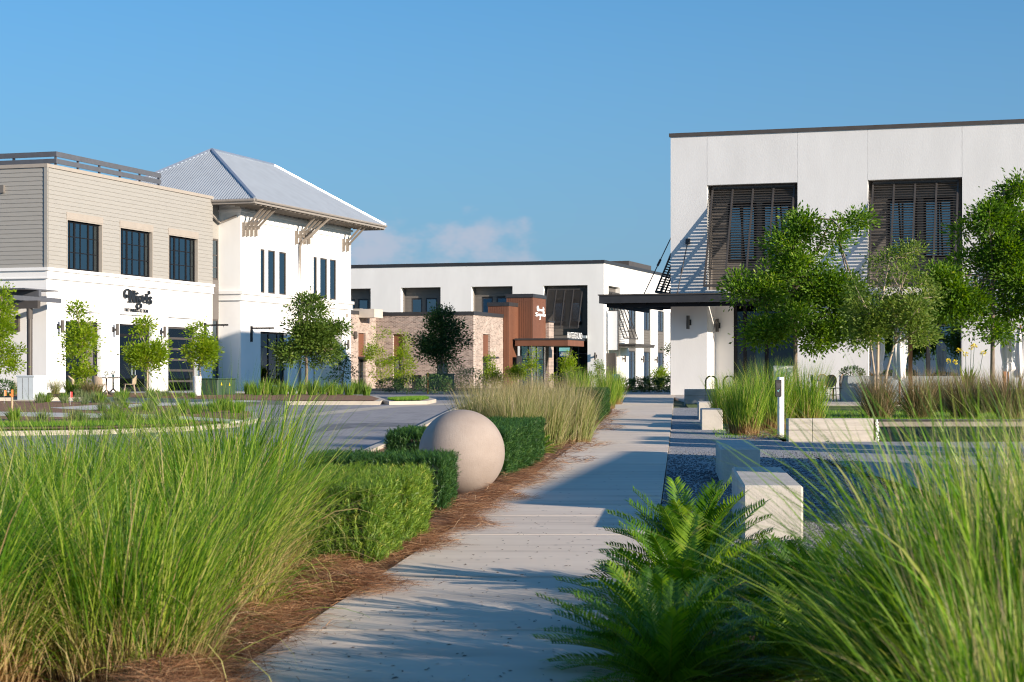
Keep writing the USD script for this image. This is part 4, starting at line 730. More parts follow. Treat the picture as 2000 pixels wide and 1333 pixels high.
for a, c in ox[1:]: R.add('recess_jamb', MB().box(a, a + .02, .005, .38, 0, lz).box(c - .02, c, .005, .38, 0, lz), 'stucco')
sconce(R, (rx_(1344, 0, -.2)[0], 0, rx_(1344, 630, -.2)[1]), -ALPHA - 90, 'dark tube wall lamp on the white pier under the canopy'); sconce(R, (rx_(1401, 0, 1.4)[0], 1.6, rx_(1401, 636, 1.4)[1]), -ALPHA - 90, 'dark wall lamp in the recess beside the white pier')
# the steel canopy wraps the corner: fascia channel, deck, rods
yc = -2.0; xc0 = rx_(1170, 0, yc)[0]; xc1 = ox[0][1] + .25; zt, zb = rx_(1240, 577, yc)[1], rx_(1240, 592, yc)[1]; yk = 5.6
cn = R.add('steel_canopy', MB().box(xc0, xc1, yc, yc + .12, zb, zt).box(xc0, xc0 + .12, yc + .12, yk, zb, zt).box(xc0 + .12, -.005, yk - .12, yk, zb, zt).box(xc1 - .12, xc1, yc + .12, -.005, zb, zt), 'charcoal', label='black steel canopy wrapped round the corner')
part(cn, 'deck', MB().box(xc0 + .12, xc1 - .12, yc + .12, -.005, zb + .1, zb + .16).box(xc0 + .12, -.005, -.005, yk - .12, zb + .1, zb + .16), 'black')
part(cn, 'cap', MB().box(xc0 - .04, xc1 + .04, yc - .05, yc + .16, zt + .001, zt + .05).box(xc0 - .04, xc0 + .16, yc + .16, yk, zt + .001, zt + .05), 'bronze')
for x in np.arange(xc0 + .9, -.3, 1.0): part(cn, 'joist', B(x - .05, x + .05, yc + .13, yk - .13, zb - .06, zb + .095), 'black')
for x in np.arange(.6, xc1 - .3, 1.0): part(cn, 'joist', B(x - .05, x + .05, yc + .13, -.006, zb - .06, zb + .095), 'black')
part(cn, 'soffit_edge', MB().box(xc0 + .25, xc1 - .25, yc + .3, yc + .4, zb - .16, zb + .05).box(xc0 + .25, xc0 + .35, yc + .4, yk - .3, zb - .16, zb + .05), 'black')
def rod(b, p, q):
    p, q = np.array(p, float), np.array(q, float); b.add('tie_rod', MB().tube([p, q], [.022, .022], 6).tube([p + (q - p) * .42, p + (q - p) * .50], [.05, .05], 6).box(q[0] - .09, q[0] + .09, q[1] - .05, q[1] + .05, q[2] - .12, q[2] + .12).tube([p, p + (q - p) * .07], [.08, .03], 6), 'charcoal')
rod(R, (rx_(1322, 0, -1.2)[0], -1.2, zt), (rx_(1344, 0, 0)[0], -.05, rx_(1344, 472)[1]))
rod(R, (xc0 + .7, yk - 3.2, zt), (-.05, 2.0, oz1 - 1.2)); rod(R, (xc0 + 1.0, yk - 1.5, zt), (-.05, 5, oz1 - 1.2))

# a garden pavilion standing to the right, beyond the picture: its wall and piers throw the long shadows across the path
V = Building('garden_pavilion', 'white garden pavilion with a solid wall and a row of piers, right of the view', 'building', 11.5, 9.9, 0.0)
def pav(a, c, w, h, name): a, c = np.array(a), np.array(c); d = (c - a) / np.linalg.norm(c - a); n = np.array([d[1], -d[0]]) * w; lo = lambda p: ((p - V.o) @ AX, (p - V.o) @ AY); q = Polygon([lo(a), lo(c), lo(c + n), lo(a + n)]); m = extrude(q, h); V.add(name, (np.array(m.vertices) - [0, 0, .1], m.faces), 'stucco')
pav((11.5, 9.9), (13.4, 23.0), .3, 4.2, 'wall')
for y0, y1 in ((26.2, 27.3), (27.9, 29.6)): pav((13.4 + (y0 - 23) * .1, y0), (13.4 + (y1 - 23) * .1, y1), .5, 4.2, 'pier')
# ------------------------------------------------------------------ things on the ground
PA = -5.03                                   # heading of the footpath
def on_ground(px, py, dz=0.0): g = G(px, py); g[2] += dz; return g
ball = thing('stone_ball', 'large pale concrete ball standing beside the path between clipped hedges', 'ball', (-.545, 20.55, 0.06))
ico = trimesh.creation.icosphere(5, .467); part(ball, 'ball', (np.array(ico.vertices) + [0, 0, .462], ico.faces), 'ball_stone', smooth=True)
part(ball, 'footing', MB().add(*lathe([(.001, -.05), (.16, -.05), (.16, .004), (.001, .004)], 20)), 'grey_concrete')
def bench(y, lab, ln=3.2, h=.47, w=.48, m='concrete', x=None):
    t = thing('concrete_bench', lab, 'bench', ((path_right(y) + .70) if x is None else x, y, float(gh(y))), PA)
    z = float(gh(y + ln) - gh(y))
    n = 2; hh = h / 3
    part(t, 'block', rbox(0, w, 0, ln, -.1, h + z * .5, .018), m)
    return t
for y, lab in ((15.2, 'nearest long concrete block bench beside the path, partly behind the cycads'), (23.2, 'second concrete block bench from the camera, lying in shade'), (43.0, 'third concrete block bench, standing before the green grass clump'), (49.5, 'fourth and farthest long concrete block bench beside the path')): bench(y, lab, 3.2 if y < 40 else 2.6)
g = G(1337, 790); t = thing('concrete_bench', 'grey stained concrete bench lying crosswise where the path ends', 'bench', g, -4); part(t, 'block', rbox(0, 1.25, 0, .5, -.1, .52, .015), 'grey_concrete')
part(t, 'board_seam', B(.0, 1.25, -.003, .0, .30, .306), 'soil'); part(t, 'board_seam', B(.72, .726, -.004, .0, 0, .5), 'soil')
# the low fountain wall
yw = 37.5; fw = thing('fountain_wall', 'low board-marked concrete wall with a dark water weir on its right', 'wall', (at(1540, 0, yw)[0], yw, float(gh(yw))), 0)
wz = at(0, 818, yw)[2] - float(gh(yw)); wl = at(1706, 0, yw)[0] - at(1540, 0, yw)[0]; wr = 9.0
for k in range(2):
    for j, (a, c) in enumerate(((0, .47), (.478, wl))):
        part(fw, 'wall_block', rbox(a, c, 0, .35, -.05 if k == 0 else wz * .5 + .004, wz * .5 if k == 0 else wz, .006), 'board_concrete')
part(fw, 'weir_wall', B(wl + .06, wr, .12, .5, -.35, wz - .04), 'wet_wall'); part(fw, 'weir_lip', MB().box(wl + .04, wr, .06, .5, wz - .038, wz - .022).box(wl + .04, wr, .08, .115, wz - .165, wz - .155), 'bronze')
part(fw, 'water_sheet', B(wl + .10, wr, .085, .095, -.3, wz - .165), 'water')
r2 = np.random.default_rng(3); mb = MB()
for k in range(60):
    z = -.30 + (wz + .26) * k / 60; x = wl + .085 + r2.normal(0, .012); mb.add(*tube([(x, .05, z), (x + r2.normal(0, .012), .05 + r2.normal(0, .01), z + .03)], [r2.uniform(.008, .022)] * 2, 5))
part(fw, 'spill', mb, 'foam'); part(fw, 'pool_floor', B(wl + .05, wr, -.9, .06, -.30, -.24), 'wet_wall'); part(fw, 'basin_edge', B(wl - .9, wl + .05, -.12, -.0, -.05, .03), 'board_concrete')
# trail marker
g = G(1525, 856); tp = thing('trail_marker', 'white square post with a small black plaque standing before the grass', 'sign post', g, 14)
part(tp, 'post', rbox(-.055, .055, -.055, .055, 0, 1.27, .008), 'white_paint'); pl = part(tp, 'plaque', rbox(-.150, -.015, -.085, -.057, .86, 1.21, .006), 'black', label='black plaque with faint grey print')
mbp = MB(); [mbp.box(-.13, -.035, -.088, -.0851, 1.14 - k * .022, 1.144 - k * .022) for k in range(3)]; [mbp.box(-.115, -.05, -.088, -.0851, 1.07 - k * .015, 1.073 - k * .015) for k in range(2)]
part(pl, 'print', mbp, 'rail_grey'); mbe = MB().add(*tube([(-.115, -.0865, 1.0), (-.10, -.0865, .97), (-.085, -.0865, .985), (-.065, -.0865, 1.01)], [.004, .007, .007, .003], 5)).add(*tube([(-.105, -.0865, .98), (-.09, -.0865, .96), (-.07, -.0865, .965)], [.003, .006, .002], 5)); part(pl, 'bird_emblem', mbe, 'teal_pale')
# bicycle hoops
def hoop(px, lab):
    Y = 73.0; p = at(px, 772, Y); t = thing('bike_rack', lab, 'bike rack', (p[0], Y, float(gh(Y)) + .05), -8)
    a = np.linspace(0, np.pi, 13); pts = [(-.21, 0, 0)] + [(-.21 * math.cos(k), 0, .63 + .21 * math.sin(k)) for k in a] + [(.21, 0, 0)]
    part(t, 'hoop', tube(pts, [.033] * len(pts), 8), 'black', smooth=40); part(t, 'base_plate', MB().box(-.28, -.14, -.07, .07, 0, .012).box(.14, .28, -.07, .07, 0, .012), 'black')
hoop(1389, 'black bicycle hoop directly before the sunlit edge of the white pier'); hoop(1424, 'black bicycle hoop half hidden by the green grass clump')
# utility boxes, stakes and flags
def cabinet(name, px, py, w, d, h, m, lab, rz=-ALPHA, stickers=()):
    g = G(px, py); t = thing(name, lab, 'utility box', g, rz)
    part(t, 'cabinet', rbox(0, w, 0, d, 0, h * .93, .02), m); part(t, 'lid', rbox(-.03, w + .03, -.03, d + .03, h * .93 + .002, h, .02), m)
    part(t, 'base_pad', B(-.1, w + .1, -.1, d + .1, -.05, .05), 'kerb')
    for k in (.33, .66): part(t, 'door_seam', B(w * k, w * k + .012, -.004, 0, .08, h * .9), 'soil')
    for (y, z) in stickers: part(t, 'warning_sticker', (np.array([[w + .003, y - .07, z], [w + .003, y + .07, z], [w + .003, y, z + .13]]), np.array([[0, 1, 2]])), 'yellow')
    return t
cabinet('transformer_box', 392, 779, .75, 1.55, .80, 'utility_green', 'dark green transformer box at the left shop corner', stickers=((.3, .52), (1.0, .5)))
cabinet('transformer_box', 832, 768, 1.1, 1.2, .98, 'utility_green', 'dark green transformer box behind the orange pole by the brick wall')
cabinet('electrical_cabinet', 33, 784, .72, .9, .95, 'utility_white', 'pale blue-white electrical cabinet below the pergola post')
g = G(836, 770); t = thing('marker_pole', 'orange marker pole in front of the brick building', 'pole', g); part(t, 'pole', MB().tube([(0, 0, 0), (0, 0, .95)], [.05, .05], 8), 'orange'); part(t, 'cap', MB().tube([(0, 0, .95), (0, 0, 1.02)], [.055, .04], 8), 'yellow')
g = G(24, 832); t = thing('survey_stake', 'wooden survey stake with orange painted top on the island bed', 'stake', g + [0, 0, .12], 10); part(t, 'stake', rbox(-.02, .02, -.012, .012, -.1, .74, .004), 'stake'); part(t, 'painted_top', MB().box(-.023, .023, -.015, .015, .58, .76).box(-.06, -.02, -.012, .014, .62, .66), 'orange')
for px, py, m, lab in ((137, 800, 'red', 'small red marking flag among the bed plants'), (8, 796, 'orange', 'tiny orange marking flag at the left picture edge')):
    g = G(px, py); t = thing('marking_flag', lab, 'flag', g + [0, 0, .1], 20); part(t, 'wire', MB().tube([(0, 0, 0), (0, 0, .45)], [.006, .006], 4), 'zinc'); part(t, 'flag', B(0, .07, -.003, .003, .27, .45), m)
def small_sign(px, py, h, lab):
    g = G(px, py); t = thing('ground_sign', lab, 'sign', g, 35); part(t, 'post', MB().box(-.04, .04, -.04, .04, 0, h * .45), 'white_paint'); part(t, 'panel', rbox(-.30, .30, -.05, -.02, h * .35, h, .01), 'navy')
small_sign(1202, 762, 1.0, 'small navy panel sign on white post before the far building')
# cafe furniture
def cafe_chair(loc, rz, lab):
    t = thing('cafe_chair', lab, 'chair', loc, rz, None)
    v, f = lathe([(.001, .44), (.22, .44), (.24, .47), (.22, .48), (.001, .47)], 16); part(t, 'seat', (v, f), 'rattan', smooth=40)
    a = np.linspace(D(20), D(160), 11); pts = np.array([[.27 * math.cos(k), .27 * math.sin(k), 0] for k in a]); n = len(pts)
    hts = .62 + .20 * np.clip(np.sin(a), 0, 1) ** 1.5
    o = np.vstack([np.column_stack([pts[:, :2] * .96, np.full(n, .47)]), np.column_stack([pts[:, :2] * 1.08, hts]), np.column_stack([pts[:, :2] * .90, np.full(n, .47)]), np.column_stack([pts[:, :2] * 1.02, hts])])
    i = np.arange(n - 1); q = np.vstack([np.stack([i, i + 1, n + i + 1, n + i], 1), np.stack([2 * n + i, 3 * n + i, 3 * n + i + 1, 2 * n + i + 1], 1), np.stack([n + i, n + i + 1, 3 * n + i + 1, 3 * n + i], 1)])
    part(t, 'back_shell', MB().add(o, q), 'rattan')
    for x, y in ((-.2, -.2), (.2, -.2), (-.2, .2), (.2, .2)): part(t, 'leg', MB().tube([(x * 1.15, y * 1.15, 0), (x * .85, y * .85, .45)], [.016, .02], 6), 'rattan')
    return t
def cafe_table(px, py, lab):
    g = G(px, py); g[2] += .09; t = thing('cafe_table', lab, 'table', g, 20)
    part(t, 'table_top', rbox(-.40, .40, -.40, .40, .70, .735, .012), 'table_top'); part(t, 'column', MB().tube([(0, 0, .22), (0, 0, .70)], [.035, .03], 8), 'bronze')
    for k in range(4): c, s = math.cos(D(45 + 90 * k)), math.sin(D(45 + 90 * k)); part(t, 'leg', MB().tube([(0, 0, .26), (c * .34, s * .34, .0)], [.03, .018], 6), 'bronze')
    w = thing('potted_plant', 'little potted plant on the ' + lab.split(' before')[0], 'pot plant', g + [0, 0, .737]); v, f = lathe([(.001, 0), (.04, 0), (.055, .1), (.048, .1), (.001, .09)], 10); part(w, 'pot', (v, f), 'white_paint')
    return g, w
def ellip_leaves(n, c, r, size, rg, shell=.35, up=.3, asp=.45):
    d = rg.normal(size=(n, 3)); d /= np.linalg.norm(d, axis=1, keepdims=True); p = np.array(c) + d * np.array(r) * (rg.uniform(shell, 1, (n, 1)) ** .5)
    return leaves(p, d + rg.normal(0, .6, (n, 3)) + [0, 0, up], size * rg.uniform(.6, 1.25, n), rg, asp)
def leaves(p, d, size, rg, asp=.45, u=None):  # small pointed leaves, each folded along its midrib
    n = len(p); d = d / np.maximum(np.linalg.norm(d, axis=1, keepdims=True), 1e-9); s = np.cross(d, rg.normal(size=(n, 3))); s /= np.maximum(np.linalg.norm(s, axis=1, keepdims=True), 1e-9); nn = np.cross(d, s)
    L = np.broadcast_to(size, (n,))[:, None]; a = asp * .5
    v = np.stack([p, p + d * L * .5 + s * L * a + nn * L * .07, p + d * L, p + d * L * .5 - s * L * a + nn * L * .07], 1).reshape(-1, 3)
    i = np.arange(n) * 4; f = np.vstack([np.stack([i, i + 1, i + 2], 1), np.stack([i, i + 2, i + 3], 1)])
    u = rg.uniform(0, 1, n) if u is None else u
    return v, f, np.stack([np.repeat(u, 4), np.tile([0, .5, 1, .5], n)], 1)
rg = np.random.default_rng(11)
tabs = [cafe_table(208, 779.5, 'left cafe table before the shop window'), cafe_table(221, 776.5, 'right cafe table before the shop window')]
for g_, w_ in tabs: v, f, uv = ellip_leaves(90, (0, 0, .16), (.08, .08, .08), .05, rg); part(w_, 'foliage', (v, f), 'dark_leaf', uv=uv)
for px, py, rz, lab in ((253, 778, -75, 'tan woven cafe chair right of the tables, turned to the left'), (194, 780, 150, 'tan woven cafe chair between the tables, its back to the street'), (148, 780, 95, 'tan woven cafe chair left of the tables, partly behind a sapling')):
    g = G(px, py); g[2] += .09; cafe_chair(g, rz, lab)
def bistro_chair(loc, rz, lab):
    t = thing('bistro_chair', lab, 'chair', loc, rz, None)
    v, f = lathe([(.001, .43), (.21, .43), (.22, .45), (.001, .46)], 16); part(t, 'seat', (v, f), 'mesh_grey')
    a = np.linspace(0, 2 * np.pi, 25)[:-1]; ov = np.stack([.20 * np.cos(a), .20 + .05 * np.sin(a), .72 + .22 * np.sin(a)], 1)
    part(t, 'back_panel', (np.vstack([ov * [.92, 1, 1], [[0, .2, .72]]]), np.array([[k, (k + 1) % 24, 24] for k in range(24)])), 'mesh_grey'); part(t, 'back_frame', MB().tube(np.vstack([ov, ov[:2]]), [.018] * 26, 6), 'rattan_dark')
    for x, y in ((-.18, -.17), (.18, -.17), (-.18, .19), (.18, .19)): part(t, 'leg', MB().tube([(x * 1.1, y * 1.15, 0), (x, y, .44)] + ([(x * .9, y * 1.1, .60)] if y > 0 else []), [.016] * (3 if y > 0 else 2), 6), 'rattan_dark')
    part(t, 'stretcher', MB().tube([(-.19, -.18, .2), (.19, .2, .2)], [.01, .01], 5).tube([(.19, -.18, .2), (-.19, .2, .2)], [.01, .01], 5), 'rattan_dark')
zp = .05
for px, py, rz, lab in ((1598, 786, 95, 'bistro chair seen side on at the left of the terrace table'), (1620, 787, 185, 'bistro chair with oval back turned to the street'), (1612, 783, 20, 'bistro chair behind the terrace table, mostly hidden'), (1634, 785, 240, 'bistro chair beside the zinc planter'), (1772, 786, 170, 'bistro chair behind the brown grasses under the umbrella')):
    g = G(px, py); g[2] += zp; bistro_chair(g, rz, lab)
g = G(1606, 785); t = thing('bistro_table', 'pale round terrace table among the bistro chairs', 'table', g + [0, 0, zp]); v, f = lathe([(.001, .71), (.36, .71), (.36, .74), (.001, .745)], 20); part(t, 'table_top', (v, f), 'zinc'); part(t, 'leg', MB().tube([(0, 0, 0), (0, 0, .71)], [.035, .035], 8), 'black'); part(t, 'foot', MB().box(-.22, .22, -.03, .03, 0, .03).box(-.03, .03, -.22, .22, 0, .031), 'black')
def planter(px, py, w, h, lab, d=.6, m='zinc'):
    g = G(px, py); g[2] += zp; t = thing('planter', lab, 'planter', g, -6)
    part(t, 'box', MB().box(0, w, 0, .03, 0, h).box(0, w, d - .03, d, 0, h).box(0, .03, .03, d - .03, 0, h).box(w - .03, w, .03, d - .03, 0, h), m); part(t, 'rim', MB().box(-.02, w + .02, -.02, .05, h, h + .03).box(-.02, w + .02, d - .05, d + .02, h, h + .03).box(-.02, .05, .05, d - .05, h, h + .03).box(w - .05, w + .02, .05, d - .05, h, h + .03), m); part(t, 'soil', B(.03, w - .03, .03, d - .03, h - .12, h - .05), 'soil')
    return g, t
g1, p1 = planter(1641, 785, 1.12, .86, 'pale zinc planter box holding a dark shrub on the terrace')
g2, p2 = planter(1700, 787, 1.7, .86, 'pale zinc planter box behind the first brown grass clump'); g3, p3 = planter(1800, 787, 1.9, .86, 'pale zinc planter box behind the yellow-flowered plant')
g4, p4 = planter(1512, 792, .62, 1.25, 'tall white planter half buried in the green grass', .5, 'white_paint')
def shrub(name, lab, loc, c, r, n, size, m, seed, asp=.4, stems=5, cat='shrub', group=None):
    q = np.random.default_rng(seed); t = thing(name, lab, cat, loc, 0, group)
    v, f, uv = ellip_leaves(n, c, r, size, q, .3, .5, asp); part(t, 'foliage', (v, f), m, uv=uv)
    mb = MB()
    for k in range(stems): e = np.array(c) + q.normal(size=3) * np.array(r) * .45; mb.tube([(q.normal(0, .03), q.normal(0, .03), 0), (e[0] * .5, e[1] * .5, e[2] * .55), e], [.014, .01, .004], 5)
    part(t, 'stem', mb, 'bark'); return t
shrub('planter_shrub', 'dark shrub with spiky top growing in the first zinc planter', g1 + [.5, .3, .8], (0, 0, .18), (.48, .26, .26), 700, .09, 'dark_leaf', 5); 
shrub('planter_shrub', 'low dark shrub in the planter behind the brown grasses', g2 + [.8, .3, .8], (0, 0, .12), (.7, .25, .16), 500, .09, 'dark_leaf', 6)
# closed umbrellas on wooden poles
def umbrella(px, Y, z0, z1, lab, seed):
    p = at(px, 780, Y); zb = float(gh(Y)) + .05; t = thing('closed_umbrella', lab, 'umbrella', (p[0], Y, zb), seed * 40)
    part(t, 'pole', MB().tube([(0, 0, 0), (0, 0, z1 + .12 - zb)], [.032, .032], 8), 'wood'); part(t, 'base', rbox(-.3, .3, -.3, .3, 0, .07, .01), 'bronze')
    q = np.random.default_rng(seed); H_, n, m = 26, 48, z1 - z0; g = np.arange(n) / n * 2 * np.pi; rows = []
    for k in range(H_ + 1):
        s = k / H_; r = np.interp(s, [0, .05, .2, .5, .85, .93, 1], [.13, .20, .17, .22, .20, .12, .05]); fold = 1 + .30 * np.sin(g * 8 + 1.2 * s + seed) * np.interp(s, [0, .2, 1], [.8, .6, .4]) + .12 * np.sin(g * 3 + s * 5 + seed)
        rows.append(np.stack([r * fold * np.cos(g), r * fold * np.sin(g), np.full(n, z0 - zb + m * s)], 1))
    v = np.vstack(rows); i, j = np.meshgrid(np.arange(H_), np.arange(n), indexing='ij'); f = np.stack([i * n + j, i * n + (j + 1) % n, (i + 1) * n + (j + 1) % n, (i + 1) * n + j], -1).reshape(-1, 4)
    part(t, 'canopy', MB().add(v, f), 'canvas', smooth=50); part(t, 'tie_strap', MB().add(*lathe([(.17, z0 - zb + m * .21), (.19, z0 - zb + m * .215), (.19, z0 - zb + m * .235), (.17, z0 - zb + m * .24)], 20)), 'canvas')
for px, Y, y0, y1, lab in ((1757, 63, 742, 632, 'closed white umbrella between the birch and the zinc planter'), (1713, 66, 730, 640, 'closed white umbrella partly behind the birch trunks'), (1969, 64, 726, 646, 'closed white umbrella just right of the elm trunk'), (1993, 66, 738, 642, 'closed white umbrella at the right picture edge')):
    umbrella(px, Y, at(0, y0, Y)[2], at(0, y1, Y)[2], lab, px % 7 + 1)
for px, Y, lab in ((1778, 65, 'orange-brown wooden post right of the closed umbrella'), (1704, 68, 'orange-brown wooden post left of the birch trunks'), (1962, 67, 'brown wooden post behind the elm trunk')):
    p = at(px, 0, Y); t = thing('wooden_post', lab, 'post', (p[0], Y, float(gh(Y)) + .05)); part(t, 'post', rbox(-.06, .06, -.06, .06, 0, at(0, 655, Y)[2] - float(gh(Y)), .008), 'wood'); part(t, 'post_shoe', B(-.075, .075, -.075, .075, 0, .10), 'bronze')

g = G(385, 780); t = thing('cylinder_planter', 'white cylindrical planter left of the green transformer box', 'planter', g + [0, 0, .09]); v, f = lathe([(.001, 0), (.15, 0), (.17, .78), (.15, .80), (.14, .72), (.001, .72)], 20); part(t, 'pot', (v, f), 'white_paint', smooth=40); part(t, 'soil', B(-.08, .08, -.08, .08, .70, .725), 'soil')
# ------------------------------------------------------------------ plants
def blades(n, r0, L, w, lean, droop, q, seg=5, u=None, bias=(0, 0), el=1.0):
    # arching grass blades from a tuft of radius r0: L (length), lean (radians from upright), droop (extra bend by the tip)
    a = q.uniform(0, 2 * np.pi, n); rr = r0 * np.sqrt(q.uniform(0, 1, n)); base = np.stack([rr * np.cos(a), rr * np.sin(a) * el, np.zeros(n)], 1)
    az = a + q.normal(0, .7, n); L = L * q.uniform(.55, 1.08, n); th0 = np.abs(q.normal(0, lean, n)) * .6 + lean * .35 * (rr / r0); th1 = th0 + droop * q.uniform(.3, 1.4, n)
    t = np.linspace(0, 1, seg + 1); th = th0[:, None] + (th1 - th0)[:, None] * t[None] ** 1.6
    ds = L[:, None] / seg; h = np.cumsum(np.sin(th[:, :-1]) * ds, 1); z = np.cumsum(np.cos(th[:, :-1]) * ds, 1)
    h = np.hstack([np.zeros((n, 1)), h]); z = np.hstack([np.zeros((n, 1)), z])
    d = np.stack([np.cos(az), np.sin(az)], 1); bx = np.array(bias)[None, None, :] * (t[None, :, None] ** 1.7) * L[:, None, None]
    c = np.concatenate([base[:, None, :2] + h[..., None] * d[:, None, :] + bx, (base[:, None, 2] + np.maximum(z, -.02))[..., None]], 2)
    s = np.stack([-np.sin(az), np.cos(az)], 1) + q.normal(0, .5, (n, 2)); s /= np.linalg.norm(s, axis=1, keepdims=True); s3 = np.concatenate([s, q.normal(0, .25, (n, 1))], 1)
    ww = (w * q.uniform(.6, 1.3, n))[:, None] * np.interp(t, [0, .25, .6, 1], [.7, 1, .75, .04])[None]
    v = np.stack([c - s3[:, None] * ww[..., None] / 2, c + s3[:, None] * ww[..., None] / 2], 2).reshape(n, -1, 3)
    k = np.arange(seg) * 2; quad = np.stack([k, k + 1, k + 3, k + 2], 1); f = (quad[None] + (np.arange(n) * (seg + 1) * 2)[:, None, None]).reshape(-1, 4)
    u = q.uniform(0, 1, n) if u is None else (q.uniform(.93, 1, n) if isinstance(u, str) else u)
    uv = np.stack([np.repeat(u, (seg + 1) * 2), np.tile(np.repeat(t, 2), n)], 1)
    return v.reshape(-1, 3), np.vstack([f[:, [0, 1, 2]], f[:, [0, 2, 3]]]), uv
def join(*ms):
    n, V, Fc, U = 0, [], [], []
    for v, f, u in ms: V.append(v); Fc.append(f + n); U.append(u); n += len(v)
    return np.vstack(V), np.vstack(Fc), np.vstack(U)
def grass_thing(name, label, loc, m, sets, seed, rz=0, sc=1, group=None, stalks=0, cat='ornamental grass', sh=1.2):
    q = np.random.default_rng(seed); t = thing(name, label, cat, loc, rz, group)
    if sc != 1: scale_thing(t, sc)
    v, f, uv = join(*[blades(*a[:6], q, *a[6:]) for a in sets]); part(t, 'blades', (v, f), m, uv=uv)
    if stalks: v, f, uv = blades(stalks, .16, sh, .006, .25, .25, q, 4, q.uniform(.85, 1, stalks)); part(t, 'seed_stalks', (v, f), m, uv=uv)
    return t
# big foreground clumps, left of the path
FG = [(1100, .32, 1.30, .0075, .30, .95, 7, None, (.07, .02)), (500, .36, 1.05, .0075, .50, 1.3, 7, None, (.10, 0)), (260, .40, .8, .007, .75, 1.2, 6), (700, .40, .6, .0055, .36, .6, 4, 'dry'), (90, .36, 1.0, .007, .5, 2.6, 8, 'dry')]
FG2 = [(1000, .32, 1.22, .0075, .26, .85, 7, None, (.13, .03)), (600, .36, 1.0, .0075, .48, 1.3, 7, None, (.12, -.05)), (260, .40, .75, .007, .8, 1.2, 6), (700, .42, .55, .0055, .36, .6, 4, 'dry'), (90, .36, 1.0, .007, .5, 2.6, 8, 'dry')]
FG3 = [(900, .32, 1.25, .0075, .34, 1.1, 7, None, (.06, .04)), (560, .38, 1.0, .007, .55, 1.5, 7, None, (.05, -.04)), (300, .42, .75, .0065, .85, 1.3, 6), (950, .42, .62, .0055, .36, .7, 4, 'dry'), (150, .38, 1.05, .0065, .5, 2.7, 8, 'dry')]
lg = [((-1.84, 12.3), 110, 1.14, FG, 'tall green grass clump with tan base next to the light clipped hedge'), ((-2.28, 13.2), 40, .92, FG2, 'tall green grass clump behind the front left clumps, nearest the road'),
      ((-1.80, 11.0), 80, .95, FG3, 'tall green grass clump second from the hedge along the path'), ((-2.55, 11.4), 130, .97, FG, 'green grass clump at the road side, left of the second clump'),
      ((-1.66, 9.9), 200, .92, FG3, 'broad green grass clump in the lower left foreground with tan stems'), ((-2.42, 9.7), 260, .97, FG2, 'green grass clump at the left picture edge in the middle of the mass'),
      ((-1.64, 8.1), 300, .86, FG2, 'bright green grass clump at the bottom left, nearest the path'), ((-2.35, 7.9), 20, .92, FG3, 'green grass clump in the lower left picture corner'), ((-3.0, 12.4), 75, .95, FG2, 'green grass clump farthest left beside the road')]
protos = {}
for i, ((x, y), rz, s, kind, lab) in enumerate(lg):
    k = id(kind)
    if k not in protos: protos[k] = grass_thing('grass_clump', lab, (x, y, .03), 'grass_green', kind, 100 + i, rz, s, 'tall grass clumps left of the path')
    else: dup(protos[k], 'grass_clump', lab, 'ornamental grass', (x, y, .03), rz, s, 'tall grass clumps left of the path')
# close, out-of-focus clumps at the right
RG = [(470, .30, 1.5, .0105, .30, .95, 8, None, (-.10, 0)), (520, .33, 1.3, .0105, .5, 1.4, 8, None, (-.18, .03)), (260, .34, .9, .010, .7, 1.3, 7), (260, .3, 1.35, .006, .22, .3, 5, 'dry')]
RG2 = [(430, .30, 1.45, .0105, .28, .8, 8, None, (-.18, 0)), (420, .33, 1.25, .0105, .5, 1.4, 8, None, (-.15, -.1)), (200, .34, .9, .010, .7, 1.3, 7), (300, .3, 1.3, .006, .2, .3, 5, 'dry')]
rgs = [((1.62, 6.3), 0, .93, RG, 'large green grass clump in the lower right foreground'), ((2.25, 7.6), 60, .92, RG2, 'green grass clump at the right picture edge'), ((1.36, 4.9), 120, .68, RG, 'nearest arching grass clump at the bottom, right of the cycads'), ((1.95, 6.1), 170, .96, RG2, 'tall green grass clump in the lower right picture corner'), ((2.35, 9.0), 220, .84, RG2, 'pale-stemmed grass clump behind the right foreground grasses'), ((3.0, 9.6), 250, .92, RG, 'grass clump farthest right, before the fountain wall'), ((1.80, 8.3), 40, .60, RG2, 'low arching grass clump between the cycads and the tall right grasses'), ((1.42, 7.0), 300, .52, RG, 'small arching grass clump at the bottom edge beside the cycads')]
protos = {}
for i, ((x, y), rz, s, kind, lab) in enumerate(rgs):
    k = id(kind)
    if k not in protos: protos[k] = grass_thing('grass_clump', lab, (x, y, .03), 'grass_near', kind, 200 + i, rz, s, 'foreground grass clumps right of the path', 160)
    else: dup(protos[k], 'grass_clump', lab, 'ornamental grass', (x, y, .03), rz, s, 'foreground grass clumps right of the path')
